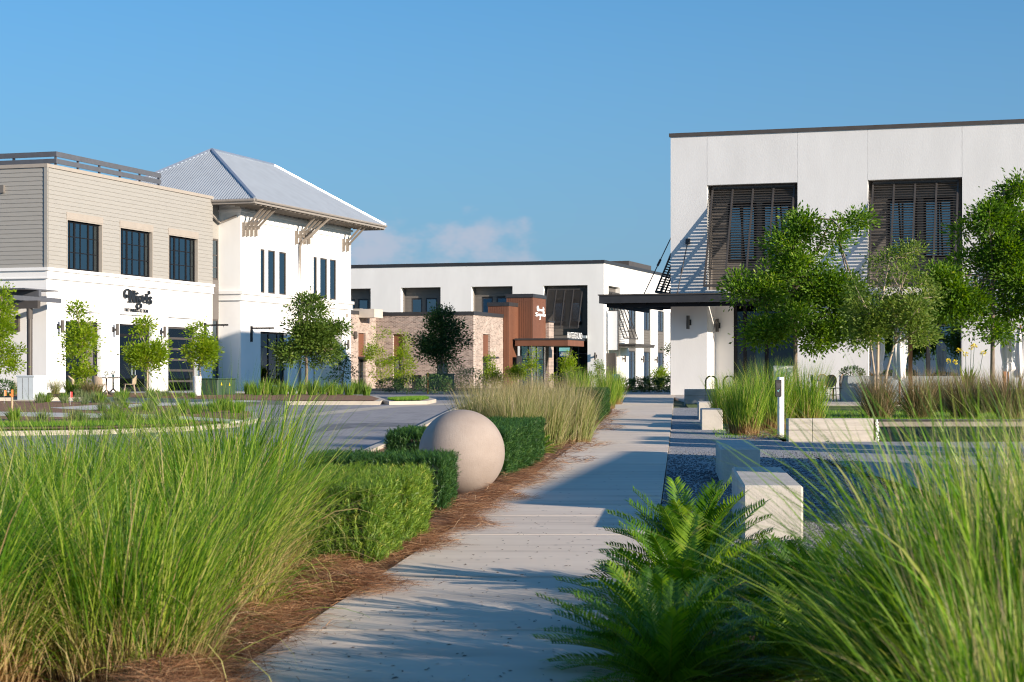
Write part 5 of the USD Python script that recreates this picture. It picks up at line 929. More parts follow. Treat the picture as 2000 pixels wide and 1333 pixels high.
# middle distance: tan plumes left of the path
TG = [(900, .30, 1.25, .010, .30, .55, 4), (500, .36, .9, .010, .40, .7, 4)]
GG = [(900, .30, 1.35, .010, .20, .5, 4), (400, .36, .9, .010, .35, .7, 4)]
tg = [((-.55, 34.0), 1.0, 'tan-tipped grass clump at the road side, behind the right hedge'), ((.05, 33.0), .95, 'tan-tipped grass clump directly behind the dark right hedge'), ((.6, 34.2), .95, 'straw-coloured grass clump leaning towards the path'), ((1.15, 36.2), 1.0, 'straw-coloured sunlit grass clump at the path edge'),
      ((-.35, 37.2), 1.05, 'tan grass clump second from the road'), ((.35, 37.6), 1.05, 'tan grass clump in the middle of the plume row'), ((.95, 39.3), 1.05, 'tan grass clump at the back of the plume row by the path'), ((.2, 41), 1.05, 'farthest tan grass clump near the road')]
pr = None
for i, ((x, y), s, lab) in enumerate(tg):
    z = float(gh(y)) + .02
    if pr is None: pr = grass_thing('plume_grass', lab, (x, y, z), 'grass_tan', TG, 300, 0, s, 'tan grasses left of the path', 120, sh=1.35)
    else: dup(pr, 'plume_grass', lab, 'ornamental grass', (x, y, z), i * 73, s, 'tan grasses left of the path')
pr = None
gg = [((2.85, 58), 0, .84, 'yellow-green grass clump beyond the small hedges by the path'), ((2.2, 62), 40, 1.0, 'yellow-green grass clump behind the tan plumes, farther along the path'), ((3.3, 63), 90, 1.0, 'farthest yellow-green grass clump near the path end'),
      (tuple(G(1452, 852)[:2]), 20, 1.02, 'bright green fountain grass clump beside the farther concrete bench'), (tuple(G(1500, 842)[:2]), 70, 1.22, 'tall bright green fountain grass clump behind the trail marker'), (tuple(G(1570, 838)[:2]), 140, 1.2, 'green fountain grass clump right of the trail marker'), (tuple(G(1420, 830)[:2]), 200, .95, 'smaller green grass clump at the left end of the fountain bed')]
for i, ((x, y), rz, s, lab) in enumerate(gg):
    z = float(gh(y)) + .02
    if pr is None: pr = grass_thing('fountain_grass', lab, (x, y, z), 'grass_green', GG, 320, rz, s, 'green fountain grasses beside the path')
    else: dup(pr, 'fountain_grass', lab, 'ornamental grass', (x, y, z), rz, s, 'green fountain grasses beside the path')
BG = [(800, .22, 1.3, .010, .5, .35, 4), (500, .3, .95, .010, .75, .6, 4)]
pr = None
for i, (px, py, s, lab) in enumerate(((1716, 818, 1.1, 'brown-tipped grass clump behind the spill of the fountain wall'), (1795, 818, 1.12, 'brown-tipped grass clump before the closed umbrella'), (1885, 818, 1.1, 'brown-tipped grass clump below the yellow flowers'), (1975, 820, 1.15, 'brown-tipped grass clump at the right picture edge'), (1840, 806, 1.05, 'brown-tipped grass clump in the back row behind the fountain'), (1930, 808, 1.05, 'brown-tipped grass clump in the back row by the elm trunk'))):
    g = G(px, py)
    if pr is None: pr = grass_thing('brown_grass', lab, g, 'grass_brown', BG, 340, 0, s, 'brown-tipped grasses behind the fountain wall', 160, sh=1.25)
    else: dup(pr, 'brown_grass', lab, 'ornamental grass', g, i * 67, s, 'brown-tipped grasses behind the fountain wall')
# strappy clumps before the hipped building, wispy tufts by the shop, plants in the island beds
ST = [(130, .16, .62, .030, .25, .45, 4)]
pr = None
ORD = 'first second third fourth fifth sixth seventh eighth ninth tenth eleventh twelfth thirteenth last'.split()
rowx = [487, 503, 520, 537, 553, 571, 590, 611, 630, 648, 664, 682, 700, 716]
for i, px in enumerate(rowx):
    g = G(px, 779.5 if i % 2 else 777.5) + [0, 0, .13]; lab = f'{ORD[i]} strap-leaved green clump from the left in the row before the hipped building'
    if pr is None: pr = grass_thing('strap_plant', lab, g, 'strap_leaf', ST, 360, 0, 1.0, 'strap-leaved row before the hipped building', cat='plant')
    else: dup(pr, 'strap_plant', lab, 'plant', g, i * 50, (.75 + .5 * ((i * 37) % 5) / 5), 'strap-leaved row before the hipped building')
BP = [(90, .14, .42, .030, .5, .6, 3)]
SG = [(120, .14, .40, .018, .5, .5, 3)]
q = np.random.default_rng(21); pr = ps = None
spots = [(float(q.uniform(38, 240)), float(q.uniform(789, 799))) for _ in range(20)] + [(float(q.uniform(150, 395)), float(q.uniform(781.5, 786.5))) for _ in range(14)] + [(float(q.uniform(180, 330)), float(q.uniform(803, 815))) for _ in range(10)] + [(float(q.uniform(350, 470)), float(q.uniform(806, 820))) for _ in range(16)] + [(float(q.uniform(20, 360)), float(q.uniform(830, 836))) for _ in range(18)]
for i, (px, py) in enumerate(spots):
    g = G(px, py) + [0, 0, .12]; bright = i % 3 == 0 or py > 803 and px > 340
    zone = 'island bed nearest the electrical cabinet' if i < 20 else 'back bed beside the cafe tables' if i < 34 else 'middle of the island beside the pale crossing' if i < 44 else 'right tip of the island bed' if i < 60 else 'front turf strip of the island'
    if bright:
        lab = 'low bright green bed plant in the ' + zone
        if pr is None: pr = grass_thing('bed_plant', lab, g, 'strap_leaf', BP, 380, 0, 1, 'bright green, ' + zone, cat='plant')
        else: dup(pr, 'bed_plant', lab, 'plant', g, i * 50, .65 + .4 * (i * 29 % 7) / 7, 'bright green, ' + zone)
    else:
        lab = 'low grey-green bed plant in the ' + zone
        if ps is None: ps = grass_thing('bed_plant', lab, g, 'sage_leaf', SG, 390, 0, 1, 'grey-green, ' + zone, cat='plant')
        else: dup(ps, 'bed_plant', lab, 'plant', g, i * 50, .55 + .4 * (i * 29 % 7) / 7, 'grey-green, ' + zone)
for px, py, m, s, lab in ((108, 777, 'grass_tan', .85, 'wispy tan grass tuft at the foot of the shop corner'), (84, 777, 'grass_tan', .7, 'wispy pale grass tuft beside the electrical cabinet'), (30, 778, 'grass_tan', .75, 'wispy pale grass tuft left of the electrical cabinet')):
    grass_thing('grass_tuft', lab, G(px, py) + [0, 0, .09], m, [(260, .14, 1.0, .012, .4, .7, 4)], 400 + px, 0, s)
grass_thing('bed_plant', 'dark green bushy clump before the shop window', G(150, 780) + [0, 0, .1], 'hedge_leaf', [(500, .35, .75, .03, .5, .6, 3)], 410, 0, 1.0, cat='plant')
grass_thing('bed_plant', 'green clump with brown tips right of the window clump', G(181, 781) + [0, 0, .1], 'grass_brown', [(400, .3, .65, .03, .5, .6, 3)], 411, 0, 1.0, cat='plant')

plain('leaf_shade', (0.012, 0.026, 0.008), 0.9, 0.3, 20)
# clipped hedges: upright leafy shoots over a dense twiggy core
def hedge(lab, poly, z, h, m, seed, dens=900, needle=.036, wid=.0065, fuzz=.035):
    # poly in world x, y; the leaves stand on the clipped top and sides
    q = np.random.default_rng(seed); o = np.array(poly.centroid.coords[0]); t = thing('clipped_hedge', lab, 'hedge', (o[0], o[1], z)); P = affinity.translate(poly, -o[0], -o[1])
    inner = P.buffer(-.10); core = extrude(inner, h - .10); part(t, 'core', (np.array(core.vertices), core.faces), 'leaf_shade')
    x0, y0, x1, y1 = P.bounds; pts, nor = [], []
    n = int(P.area * dens); c = np.column_stack([q.uniform(x0, x1, n * 2), q.uniform(y0, y1, n * 2)]); c = c[[P.contains(Point(*k)) for k in c]][:n]
    pts.append(np.column_stack([c, np.full(len(c), h - .02)])); nor.append(np.tile([0, 0, 1.0], (len(c), 1)))
    L = P.exterior.length; n = int(L * h * dens); s = q.uniform(0, L, n); e = np.array([P.exterior.interpolate(k).coords[0] for k in s]); e2 = np.array([P.exterior.interpolate((k + .01) % L).coords[0] for k in s]); d = e2 - e; d /= np.linalg.norm(d, axis=1, keepdims=True)
    sg = 1 if P.exterior.is_ccw else -1; nn = np.column_stack([d[:, 1] * sg, -d[:, 0] * sg, np.zeros(n)]); pts.append(np.column_stack([e, q.uniform(.0, h, n)]) - nn * .03); nor.append(nn)
    p, nr = np.vstack(pts), np.vstack(nor)
    lump = (meshkit.noise((p + np.append(o, 0)) * 3.2, seed) - .5) * fuzz * 1.6 + q.normal(0, fuzz * .35, len(p)); p = p + nr * lump[:, None]
    ax = nr * .40 + np.array([0, 0, .9]) + q.normal(0, .25, p.shape); ax /= np.linalg.norm(ax, axis=1, keepdims=True); Ls = q.uniform(.05, .11, len(p))
    K = 13; f_ = np.linspace(.0, 1, K); n = len(p); a = q.uniform(0, 6.28, (n, K)); rf = np.cross(ax, [0.3, .9, .1]); rf /= np.linalg.norm(rf, axis=1, keepdims=True); rb = np.cross(ax, rf)
    rad = np.cos(a)[..., None] * rf[:, None] + np.sin(a)[..., None] * rb[:, None]; b = p[:, None] + ax[:, None] * (f_[None, :, None] * Ls[:, None, None]); tip = b + (rad * .75 + ax[:, None] * .65) * needle * q.uniform(.7, 1.2, (n, K, 1)); side = np.cross(rad, ax[:, None]) * wid / 2
    v = np.stack([b - side, b + side, tip], 2).reshape(-1, 3); f = np.arange(len(v)).reshape(-1, 3)
    u = np.clip(np.repeat(q.beta(2, 2.2, n), K * 3) + np.tile(np.repeat((f_ - .6) * .25, 3), n), 0, 1); part(t, 'foliage', (v, f), m, uv=np.stack([u, np.tile([0, 0, 1], n * K)], 1))
    return t
def along(y0, y1, l, r): return Polygon([(path_left(y0) + l, y0), (path_left(y0) + r, y0), (path_left(y1) + r, y1), (path_left(y1) + l, y1)]).buffer(-.02).buffer(.02)
hedge('light green clipped hedge nearest the camera, next to the tall grass', along(12.9, 14.0, -.95, -.14).buffer(-.12).buffer(.12), .04, .50, 'hedge_leaf', 1, 2300)
hedge('light green clipped hedge segment just behind the nearest one', along(14.12, 15.4, -.92, -.10).buffer(-.12).buffer(.12), .04, .50, 'hedge_leaf', 2, 2300)
hedge('dark green clipped hedge running from the road to the stone ball', along(17.0, 17.95, -1.42, -.20), .04, .52, 'hedge_leaf_dark', 3, 2000)
hedge('dark green clipped hedge along the path behind the stone ball', along(22.8, 29.2, -.95, -.16), .04, .60, 'hedge_leaf_dark', 4, 1000, .045, .009)
hedge('short dark hedge piece left of the stone ball near the road', along(22.6, 24.4, -1.55, -.97), .04, .58, 'hedge_leaf_dark', 5, 1000, .045, .009)
hedge('small light green hedge beyond the tan grasses', along(42.0, 45.0, -.95, -.12), float(gh(43)) - .02, .62, 'hedge_leaf', 6, 420, .06, .012)
hedge('small dark clipped hedge beyond the light green one', along(47.0, 53.5, -1.0, -.05), float(gh(49)) - .02, .78, 'hedge_leaf_dark', 7, 420, .06, .012)
# boxwood balls far off
for i, (px, py, r) in enumerate(((1218, 768, .42), (1237, 769, .40), (1252, 769, .45), (1268, 769, .45), (1286, 769, .42), (1303, 769, .45))):
    g = G(px, py); lab = ['leftmost clipped ball shrub before the far building, by the navy sign', 'second clipped ball shrub from the navy sign', 'third clipped ball shrub from the navy sign', 'fourth clipped ball shrub from the navy sign', 'fifth clipped ball shrub, below the far sapling', 'clipped ball shrub touching the white pier'][i]
    shrub('ball_shrub', lab, g, (0, 0, r * .9), (r * 1.25, r, r * .95), 900, .09, 'hedge_leaf_dark', 430 + i, group='ball shrubs before the far building')
for i, (px, py, rx, rz, m, lab) in enumerate(((800, 771, 1.0, .4, 'dark_leaf', 'low dark shrub before the brick service gate'), (762, 769, .9, .35, 'dark_leaf', 'low dark shrub below the brick building saplings'), (884, 770, 1.1, .75, 'sage_leaf', 'rounded grey-green shrub right of the dark oak'), (918, 771, .9, .6, 'sage_leaf', 'grey-green shrub at the brick building corner'), (850, 772, 1.2, .42, 'dark_leaf', 'low dark shrub at the foot of the dark oak'), (1120, 770, 1.6, .5, 'sage_leaf', 'loose grey-green shrub before the far shopfront'), (1150, 772, 1.2, .5, 'hedge_leaf', 'green shrub left of the far sunlit corner'), (6, 781, .6, .35, 'dark_leaf', 'dark shrub at the left picture edge'))):
    shrub('shrub', lab, G(px, py) + [0, 0, .1], (0, 0, rz * .9), (rx * .8, .6, rz), 900, .10, m, 450 + i)

# trees
def tree(name, lab, loc, trunk, blobs, nleaf, size, leaf, bark, seed, rt=.06, group=None, asp=.45, cat='tree', cl=26, spread=.16, rise=.3, trunks=None, gap=.49):
    # trunk: points from the base up; blobs: (x, y, z, rx, ry, rz) masses of the crown, filled with clusters of leaves on twigs
    q = np.random.default_rng(seed); t = thing(name, lab, cat, loc, 0, group)
    trunk = np.array(trunk, float); tm_ = MB().tube(trunk, np.linspace(rt, rt * .4, len(trunk)), 9)
    for tt, rr in (trunks or []): tm_.tube(tt, np.linspace(rr, rr * .4, len(tt)), 8)
    part(t, 'trunk', tm_, bark, smooth=60)
    blobs = list(blobs); q0 = np.random.default_rng(seed + 5000); nb0 = len(blobs)
    for k in range(int(nb0 * 1.2)):            # ragged outer sprays beyond the main masses
        b = blobs[q0.integers(nb0)]; d = q0.normal(size=3); d[2] = abs(d[2]) * .9 - .05; d /= np.linalg.norm(d); c = np.array(b[:3]) + d * np.array(b[3:]) * q0.uniform(.85, 1.25); f_ = q0.uniform(.22, .42); blobs.append((*c, b[3] * f_, b[4] * f_, b[5] * f_))
    vol = np.array([b[3] * b[4] * b[5] for b in blobs]) ** .72; cnt = np.maximum(3, (vol / vol.sum() * nleaf / cl)).astype(int); P, Dn, U, limb = [], [], [], MB()
    spine = np.vstack([trunk[len(trunk) // 2:]] + [np.array(tt)[len(tt) // 2:] for tt, _ in (trunks or [])])
    for b, n in zip(blobs, cnt):
        c, r = np.array(b[:3]), np.array(b[3:]); s0 = spine[np.argmin(np.linalg.norm((spine - c) * [1, 1, .6], axis=1) + (spine[:, 2] > c[2]) * 1.0)]
        mid = (s0 + c) / 2 + q.normal(0, .08, 3) * r; limb.tube([s0, mid, c], [rt * .42, rt * .28, rt * .14], 5)
        d = q.normal(size=(n, 3)); d /= np.linalg.norm(d, axis=1, keepdims=True); e = c + d * r * (q.uniform(.12, 1, (n, 1)) ** .5)
        keep = meshkit.noise(e * 1.3 + seed, seed) > gap; keep[:2] = True; e, d = e[keep], d[keep]; n = len(e)
        for k in range(n):
            if k % 2 == 0: j = c + (e[k] - c) * .45 + q.normal(0, .05, 3); limb.tube([c, j, e[k]], [rt * .13, rt * .09, rt * .04], 3)
            m = q.poisson(cl); w = q.normal(size=(m, 3)) * spread * np.array([1, 1, .75]); P.append(e[k] + w); Dn.append(w / spread + (d[k] * .5) + [0, 0, rise]); U.append(np.clip(q.normal(.45, .14) + q.normal(0, .18, m), .02, .975) + (q.uniform(0, 1, m) > .985) * 0.0)
    part(t, 'limbs', limb, bark)
    P, Dn, U = np.vstack(P), np.vstack(Dn), np.concatenate(U); v, f, uv = leaves(P, Dn, size * q.uniform(.6, 1.2, len(P)), q, asp, U); part(t, 'crown', (v, f), leaf, uv=uv)
    return t
def pix_tree(name, lab, Y, base, crown, nleaf, size, leaf, bark, seed, rt=.06, dz=.05, thick=.8, trunk_px=None, **k):
    # crown: (px, py, rx, ry) masses as sighted in the photograph, given their own depth
    q = np.random.default_rng(seed + 999); z0 = float(gh(Y)) + dz; x0 = (base - CX) / F * Y; s = Y / F; bl = []
    for px, py, rx, ry in crown: p = at(px, py, Y); bl.append((p[0] - x0, q.uniform(-.3, .3) * rx * s, p[2] - z0, rx * s, max(rx, ry) * s * thick, ry * s))
    top = max(b[2] for b in bl); tp = trunk_px or [(base, None)]
    tr = [(0, 0, -.1), (q.normal(0, .02), q.normal(0, .02), top * .3), (q.normal(0, .05), q.normal(0, .04), top * .6), (np.mean([b[0] for b in bl[-2:]]), 0, top)]
    return tree(name, lab, (x0, Y, z0), tr, bl, nleaf, size, leaf, bark, seed, rt, **k)
pix_tree('elm_tree', 'full green tree before the canopy of the right white building', 64, 1553, [(1470, 590, 60, 42), (1545, 620, 70, 45), (1620, 600, 55, 45), (1500, 540, 55, 45), (1575, 545, 62, 50), (1640, 560, 38, 48), (1545, 485, 45, 42), (1605, 470, 45, 40), (1650, 430, 30, 22), (1570, 445, 32, 24), (1440, 570, 30, 34), (1490, 645, 45, 28), (1590, 655, 55, 28), (1660, 640, 30, 34)], 76000, .15, 'elm_leaf', 'bark', 501, .085, spread=.21, cl=85, gap=.535)
pix_tree('elm_tree', 'full green tree at the right picture edge', 62, 1938, [(1870, 560, 48, 40), (1930, 590, 60, 44), (1995, 560, 55, 50), (1900, 520, 45, 40), (1960, 500, 45, 45), (1935, 440, 28, 45), (1955, 385, 22, 34), (1995, 440, 30, 30), (1880, 455, 26, 24), (1990, 370, 24, 14), (1850, 600, 34, 30), (1980, 640, 48, 30), (1910, 640, 44, 22), (2060, 560, 60, 70), (2050, 480, 50, 50), (2090, 630, 50, 40), (1835, 540, 24, 20)], 84000, .15, 'elm_leaf', 'bark', 502, .085, spread=.21, cl=85, gap=.535)
bx = lambda X: (X - 1715) / F * 60
pix_tree('birch_tree', 'airy multi-stemmed birch between the two full trees', 60, 1715, [(1700, 610, 45, 40), (1755, 620, 50, 42), (1720, 560, 40, 38), (1765, 545, 38, 38), (1690, 650, 30, 26), (1790, 650, 36, 24), (1770, 505, 22, 26), (1735, 520, 24, 24), (1675, 580, 24, 26), (1800, 590, 24, 28)], 24000, .125, 'birch_leaf', 'bark_pale', 503, .06, spread=.20, cl=55, trunks=[([(0.1, 0, -.1), (bx(1733), .1, 1.1), (bx(1748), .1, 2.0), (bx(1762), .1, 3.4)], .05), ([(-.1, 0, -.1), (bx(1707), -.1, 1.0), (bx(1698), -.1, 2.2), (bx(1695), -.1, 3.0)], .045)])
pix_tree('oak_tree', 'young olive-green oak before the hipped building', 77, 598, [(598, 690, 62, 26), (600, 655, 50, 30), (602, 622, 34, 26), (606, 594, 16, 18), (560, 680, 26, 18), (640, 690, 28, 20), (625, 640, 26, 18), (575, 640, 24, 16)], 25000, .145, 'oak_leaf', 'bark', 504, .075, dz=.13, spread=.17, cl=60)
pix_tree('oak_tree', 'dark shaded oak before the brick building', 97, 860, [(862, 690, 40, 24), (860, 660, 42, 24), (866, 632, 26, 20), (868, 612, 12, 12), (832, 668, 20, 16), (895, 672, 18, 16), (880, 640, 18, 14)], 15000, .15, 'dark_leaf', 'bark', 505, .08, spread=.21, cl=60)
sap = [(391, 779, 76, [(390, 690, 28, 24), (388, 665, 20, 22), (386, 645, 10, 12), (410, 690, 12, 14), (368, 690, 12, 12), (396, 715, 20, 16)], 'slim bright green sapling beside the green transformer box', .045), (288, 779, 75, [(284, 700, 28, 22), (284, 670, 22, 22), (282, 640, 14, 18), (308, 690, 12, 20), (262, 690, 12, 16), (284, 725, 18, 10)], 'slim bright green sapling before the glass shop door', .045), (162, 781, 74, [(160, 700, 30, 26), (160, 665, 28, 26), (158, 635, 18, 20), (150, 610, 8, 12), (186, 690, 12, 24), (138, 690, 12, 20), (164, 728, 20, 12)], 'slim bright green sapling before the left shop window', .045),
       (-6, 783, 74, [(0, 690, 30, 30), (0, 650, 32, 28), (-4, 615, 28, 26), (-2, 580, 18, 22), (10, 715, 20, 16)], 'bright green sapling cut by the left picture edge', .05)]
for i, (px, py, Y, cr, lab, rt) in enumerate(sap): pix_tree('sapling', lab, Y, px, cr, 6500, .14, 'lime_leaf', 'bark_pale', 520 + i, rt, dz=.13, cl=42, spread=.15)
far = [(745, 119, [(742, 725, 22, 24), (742, 695, 22, 24), (742, 665, 16, 20), (742, 648, 10, 10), (760, 710, 10, 20), (722, 690, 10, 14)], 'lime-green sapling before the rust panel of the brick building', 'lime_leaf', 2400), (790, 119.5, [(788, 735, 16, 20), (790, 705, 18, 22), (788, 675, 12, 20), (788, 658, 6, 8)], 'thinner lime-green sapling right of the first by the brick wall', 'lime_leaf', 1800), (961, 120, [(960, 742, 14, 16), (960, 718, 13, 16), (958, 702, 7, 8), (972, 745, 8, 12)], 'lime-green sapling beside the brick side wall', 'lime_leaf', 1200),
       (1012, 119, [(1010, 728, 16, 12), (1002, 735, 10, 12), (1022, 724, 8, 8)], 'low lime-green sapling before the rust-red tower', 'lime_leaf', 800), (1039, 118, [(1039, 730, 11, 16), (1039, 705, 9, 16), (1040, 690, 5, 8)], 'slender lime-green sapling under the rust-red canopy', 'lime_leaf', 1000), (1108, 121, [(1106, 730, 18, 18), (1108, 708, 12, 14), (1118, 722, 10, 12), (1086, 735, 8, 10)], 'lime-green sapling hiding the foot of the teal poster', 'lime_leaf', 1500),
       (1171, 128, [(1170, 735, 8, 14), (1171, 718, 6, 12)], 'thin sparse sapling at the far sunlit corner', 'birch_leaf', 450), (1289, 125, [(1288, 740, 10, 18), (1289, 720, 8, 14), (1296, 735, 6, 10)], 'small lime-green sapling before the far tall windows', 'lime_leaf', 1100), (1312, 100, [(1310, 715, 8, 16), (1312, 690, 9, 18), (1318, 740, 8, 14)], 'dark green small tree cut by the white pier', 'elm_leaf', 900), (668, 96, [(666, 742, 20, 12), (664, 722, 12, 10), (670, 700, 6, 14), (680, 735, 10, 10)], 'small blue-green conical tree in the shade of the hipped building', 'dark_leaf', 1500)]
for i, (px, Y, cr, lab, lf, n) in enumerate(far): pix_tree('sapling', lab, Y, px, cr, int(n * 2.4), .13, lf, 'bark_pale' if lf != 'dark_leaf' else 'bark', 540 + i, .05, dz=.08, cl=30, spread=.16)
# yellow-flowered plant
g = G(1890, 800); t = grass_thing('flowering_plant', 'tall plant with broad leaves and yellow flower heads behind the brown grasses', (at(1890, 0, 58)[0], 58, float(gh(58)) + .7), 'strap_leaf', [(26, .15, .75, .09, .35, .5, 4)], 600, cat='flower')
q = np.random.default_rng(61); base = np.array([at(1890, 0, 58)[0], 58, float(gh(58)) + .7])
for px, py in ((1874, 685), (1886, 692), (1897, 679), (1903, 676), (1920, 690), (1866, 708), (1852, 706)):
    e = at(px, py, 58) - base; v, f, uv = ellip_leaves(36, e, (.075, .075, .05), .06, q, .3, .6, .6); part(t, 'flower_head', (v, f), 'petal', uv=uv); part(t, 'flower_stalk', MB().tube([(e[0] * .3, 0, 0), (e[0] * .8, 0, e[2] * .5), tuple(e)], [.012, .01, .008], 5), 'utility_green')

# cycads: fronds of paired leaflets
def frond(L, q, up, az, roll=0.0, np_=29, ll=.135, lw=.0135):
    n = 22; t = np.linspace(0, 1, n); th = up + (.85 - up * .3) * t ** 1.8 * q.uniform(.4, 1.1); x = np.concatenate([[0], np.cumsum(np.sin(th[:-1]) * L / (n - 1))]); z = np.concatenate([[0], np.cumsum(np.cos(th[:-1]) * L / (n - 1))])
    c = np.stack([x * math.cos(az), x * math.sin(az), z], 1); side = np.array([-math.sin(az), math.cos(az), 0]); mb_v, mb_f, mb_u, k0 = [], [], [], 0
    v, f = tube(c, np.linspace(.006, .002, n), 4); mb_v.append(v); mb_f.append(f); mb_u.append(np.column_stack([np.full(len(v), .8), np.zeros(len(v))])); k0 = len(v); u0 = q.uniform(.2, .8)
    for i in range(np_):
        s = .16 + .84 * (i + .5) / np_; k = s * (n - 1); j = min(int(k), n - 2); p = c[j] + (c[j + 1] - c[j]) * (k - j); tg_ = c[j + 1] - c[j]; tg_ /= np.linalg.norm(tg_); nr = np.cross(tg_, side)
        if nr[2] < 0: nr = -nr
        for sg in (-1, 1):
            l = ll * np.interp(s, [.15, .35, .75, 1], [.55, 1, .95, .45]) * q.uniform(.9, 1.1); d = side * sg * .72 + tg_ * .70 + nr * .38 + q.normal(0, .05, 3); d /= np.linalg.norm(d); w = np.cross(d, nr); w /= np.linalg.norm(w); w = w * lw / 2
            tip = p + d * l - nr * l * .10; m1 = p + d * l * .45 + nr * .006
            mb_v.append(np.array([p - w * .4, p + w * .4, m1 + w, m1 - w, tip])); mb_f.append(np.array([[0, 1, 2], [0, 2, 3], [3, 2, 4]]) + k0); mb_u.append(np.column_stack([np.full(5, np.clip(u0 + q.normal(0, .12), 0, 1)), [0, 0, .5, .5, 1]])); k0 += 5
    return np.vstack(mb_v), np.vstack(mb_f), np.vstack(mb_u)
def cycad(lab, loc, nf, L, seed, rz=0, spread=1.15):
    q = np.random.default_rng(seed); t = thing('cycad', lab, 'cycad', loc, rz, 'cycads beside the path')
    v, f = lathe([(.001, 0), (.08, 0), (.07, .10), (.03, .14), (.001, .15)], 10); part(t, 'crown_base', (v, f), 'bark')
    for i in range(nf):
        az = i * 2.399 + q.normal(0, .2); k = i / nf; v, f, uv = frond(L * q.uniform(.8, 1.1), q, .22 + (spread - .22) * k ** .8, az); part(t, 'frond', (v + [0, 0, .1], f), 'frond_leaf', uv=uv)
    return t
c1 = cycad('glossy green cycad before the nearest concrete bench, fronds reaching over the path', (1.06, 11.2, .03), 44, .64, 70, spread=1.5)
dup(c1, 'cycad', 'glossy green cycad below the first, in the middle of the foreground bed', 'cycad', (.84, 9.4, .03), 70, (1.05, 1.05, .85), 'cycads beside the path')
dup(c1, 'cycad', 'glossy green cycad at the bottom picture edge beside the path', 'cycad', (.64, 8.1, .02), 160, (1.0, 1.0, .72), 'cycads beside the path')
dup(c1, 'cycad', 'low cycad right of the first, its fronds before the bench end', 'cycad', (1.45, 10.5, .03), 230, .62, 'cycads beside the path')
dup(c1, 'cycad', 'low cycad in the bottom right bed under the arching grass', 'cycad', (1.38, 8.7, .03), 310, .85, 'cycads beside the path')
dup(c1, 'cycad', 'cycad at the very bottom edge, right of the nearest one', 'cycad', (.62, 7.5, .02), 20, .72, 'cycads beside the path')
dup(c1, 'cycad', 'low broad cycad filling the bottom of the right bed under the grass', 'cycad', (1.18, 7.75, .02), 110, (.9, .9, .62), 'cycads beside the path')
dup(c1, 'cycad', 'small cycad at the foot of the tan grasses by the path', 'cycad', (path_left(30.5) - .35, 30.5, .05), 20, .6, 'cycads beside the path')

# pine straw spilling over the left edge of the path, gravel stones, grass blades of the lawns
q = np.random.default_rng(80)
def needles(n, xy, z, q, l=.16, w=.0022, heap=None):
    a = q.uniform(0, 2 * np.pi, n); L = l * q.uniform(.5, 1.2, n); d = np.stack([np.cos(a), np.sin(a), q.normal(0, .16, n)], 1); p = np.column_stack([xy, z]); s = np.stack([-np.sin(a), np.cos(a), q.normal(0, .4, n)], 1) * w / 2; m = p + d * L[:, None] * .5; m[:, 2] += q.uniform(0, .012, n); e = p + d * L[:, None]; e[:, 2] = np.maximum(e[:, 2], p[:, 2] - .01)
    v = np.stack([p - s, p + s, m + s, m - s, e], 1).reshape(-1, 3); i = np.arange(n) * 5; f = np.vstack([np.stack([i, i + 1, i + 2], 1), np.stack([i, i + 2, i + 3], 1), np.stack([i + 3, i + 2, i + 4], 1)])
    return v, f, np.stack([np.repeat(q.uniform(0, 1, n), 5), np.tile([0, 0, .5, .5, 1], n)], 1)
def over(y): return .0 + .62 * meshkit.noise(np.stack([y * 1.0, y * 0, y * 0], -1), 4) ** 1.5 + .07 * meshkit.noise(np.stack([y * 6, y * 0, y * 0], -1), 5)
def ns(a, b, sd): return meshkit.noise(np.stack([a, b, a * 0], -1), sd)
n = 30000; y = 6.5 + 22 * q.beta(.9, 1.8, n); x = path_left(y) - 1.2 + q.uniform(0, 1, n) * 1.2; z = .045 + q.uniform(0, 1, n) * .06 * ns(x * 3, y * 3, 9)
n2 = 52000; y2 = 6.8 + 22 * q.beta(.9, 1.9, n2); c2 = -.20 + .52 * (ns(y2 * 1.05, y2 * 0, 4) - .42); x2 = path_left(y2) + c2 + q.normal(0, .13, n2) + np.abs(q.normal(0, .05, n2)) * (q.uniform(0, 1, n2) > .8); hill = np.exp(-((x2 - path_left(y2) - c2 + .03) / .17) ** 2) * (.03 + .16 * ns(y2 * 1.6, x2 * 1.2, 6))
z2 = .05 + np.where(x2 > path_left(y2), .022, 0) + hill * q.uniform(0, 1, n2) ** .6
v, f, uv = needles(n + n2, np.column_stack([np.r_[x, x2], np.r_[y, y2]]), np.r_[z, z2], q, .17, .0024); solo('pine_straw', (v, f), 'straw', 'loose red-brown pine straw heaped along the left path edge', 'pine straw', 'stuff', uv=uv)
n = 9000; y = q.uniform(28, 56, n); x = path_left(y) - .9 + q.uniform(0, 1, n) * (.95 + over(y)); v, f, uv = needles(n, np.column_stack([x, y]), gh(y) + .05 + q.uniform(0, .07, n), q, .2, .006); solo('pine_straw', (v, f), 'straw', 'pine straw along the farther left path edge below the tan grasses', 'pine straw', 'stuff', uv=uv)
n = 9000; y = q.uniform(6, 12.5, n); x = path_right(y) - .03 + q.uniform(0, 1, n) * 2.2; v, f, uv = needles(n, np.column_stack([x, y]), .045 + q.uniform(0, .03, n), q); solo('pine_straw', (v, f), 'straw', 'pine straw between the cycads at the right of the path', 'pine straw', 'stuff', uv=uv)
g_ = G(1480, 858); n = 5000; y = q.uniform(37.6, 44, n); x = path_right(y) + 1.5 + q.uniform(0, 4.0, n); v, f, uv = needles(n, np.column_stack([x, y]), gh(y) + .03 + q.uniform(0, .05, n), q, .2, .006); solo('pine_straw', (v, f), 'straw', 'pine straw under the green fountain grasses', 'pine straw', 'stuff', uv=uv)
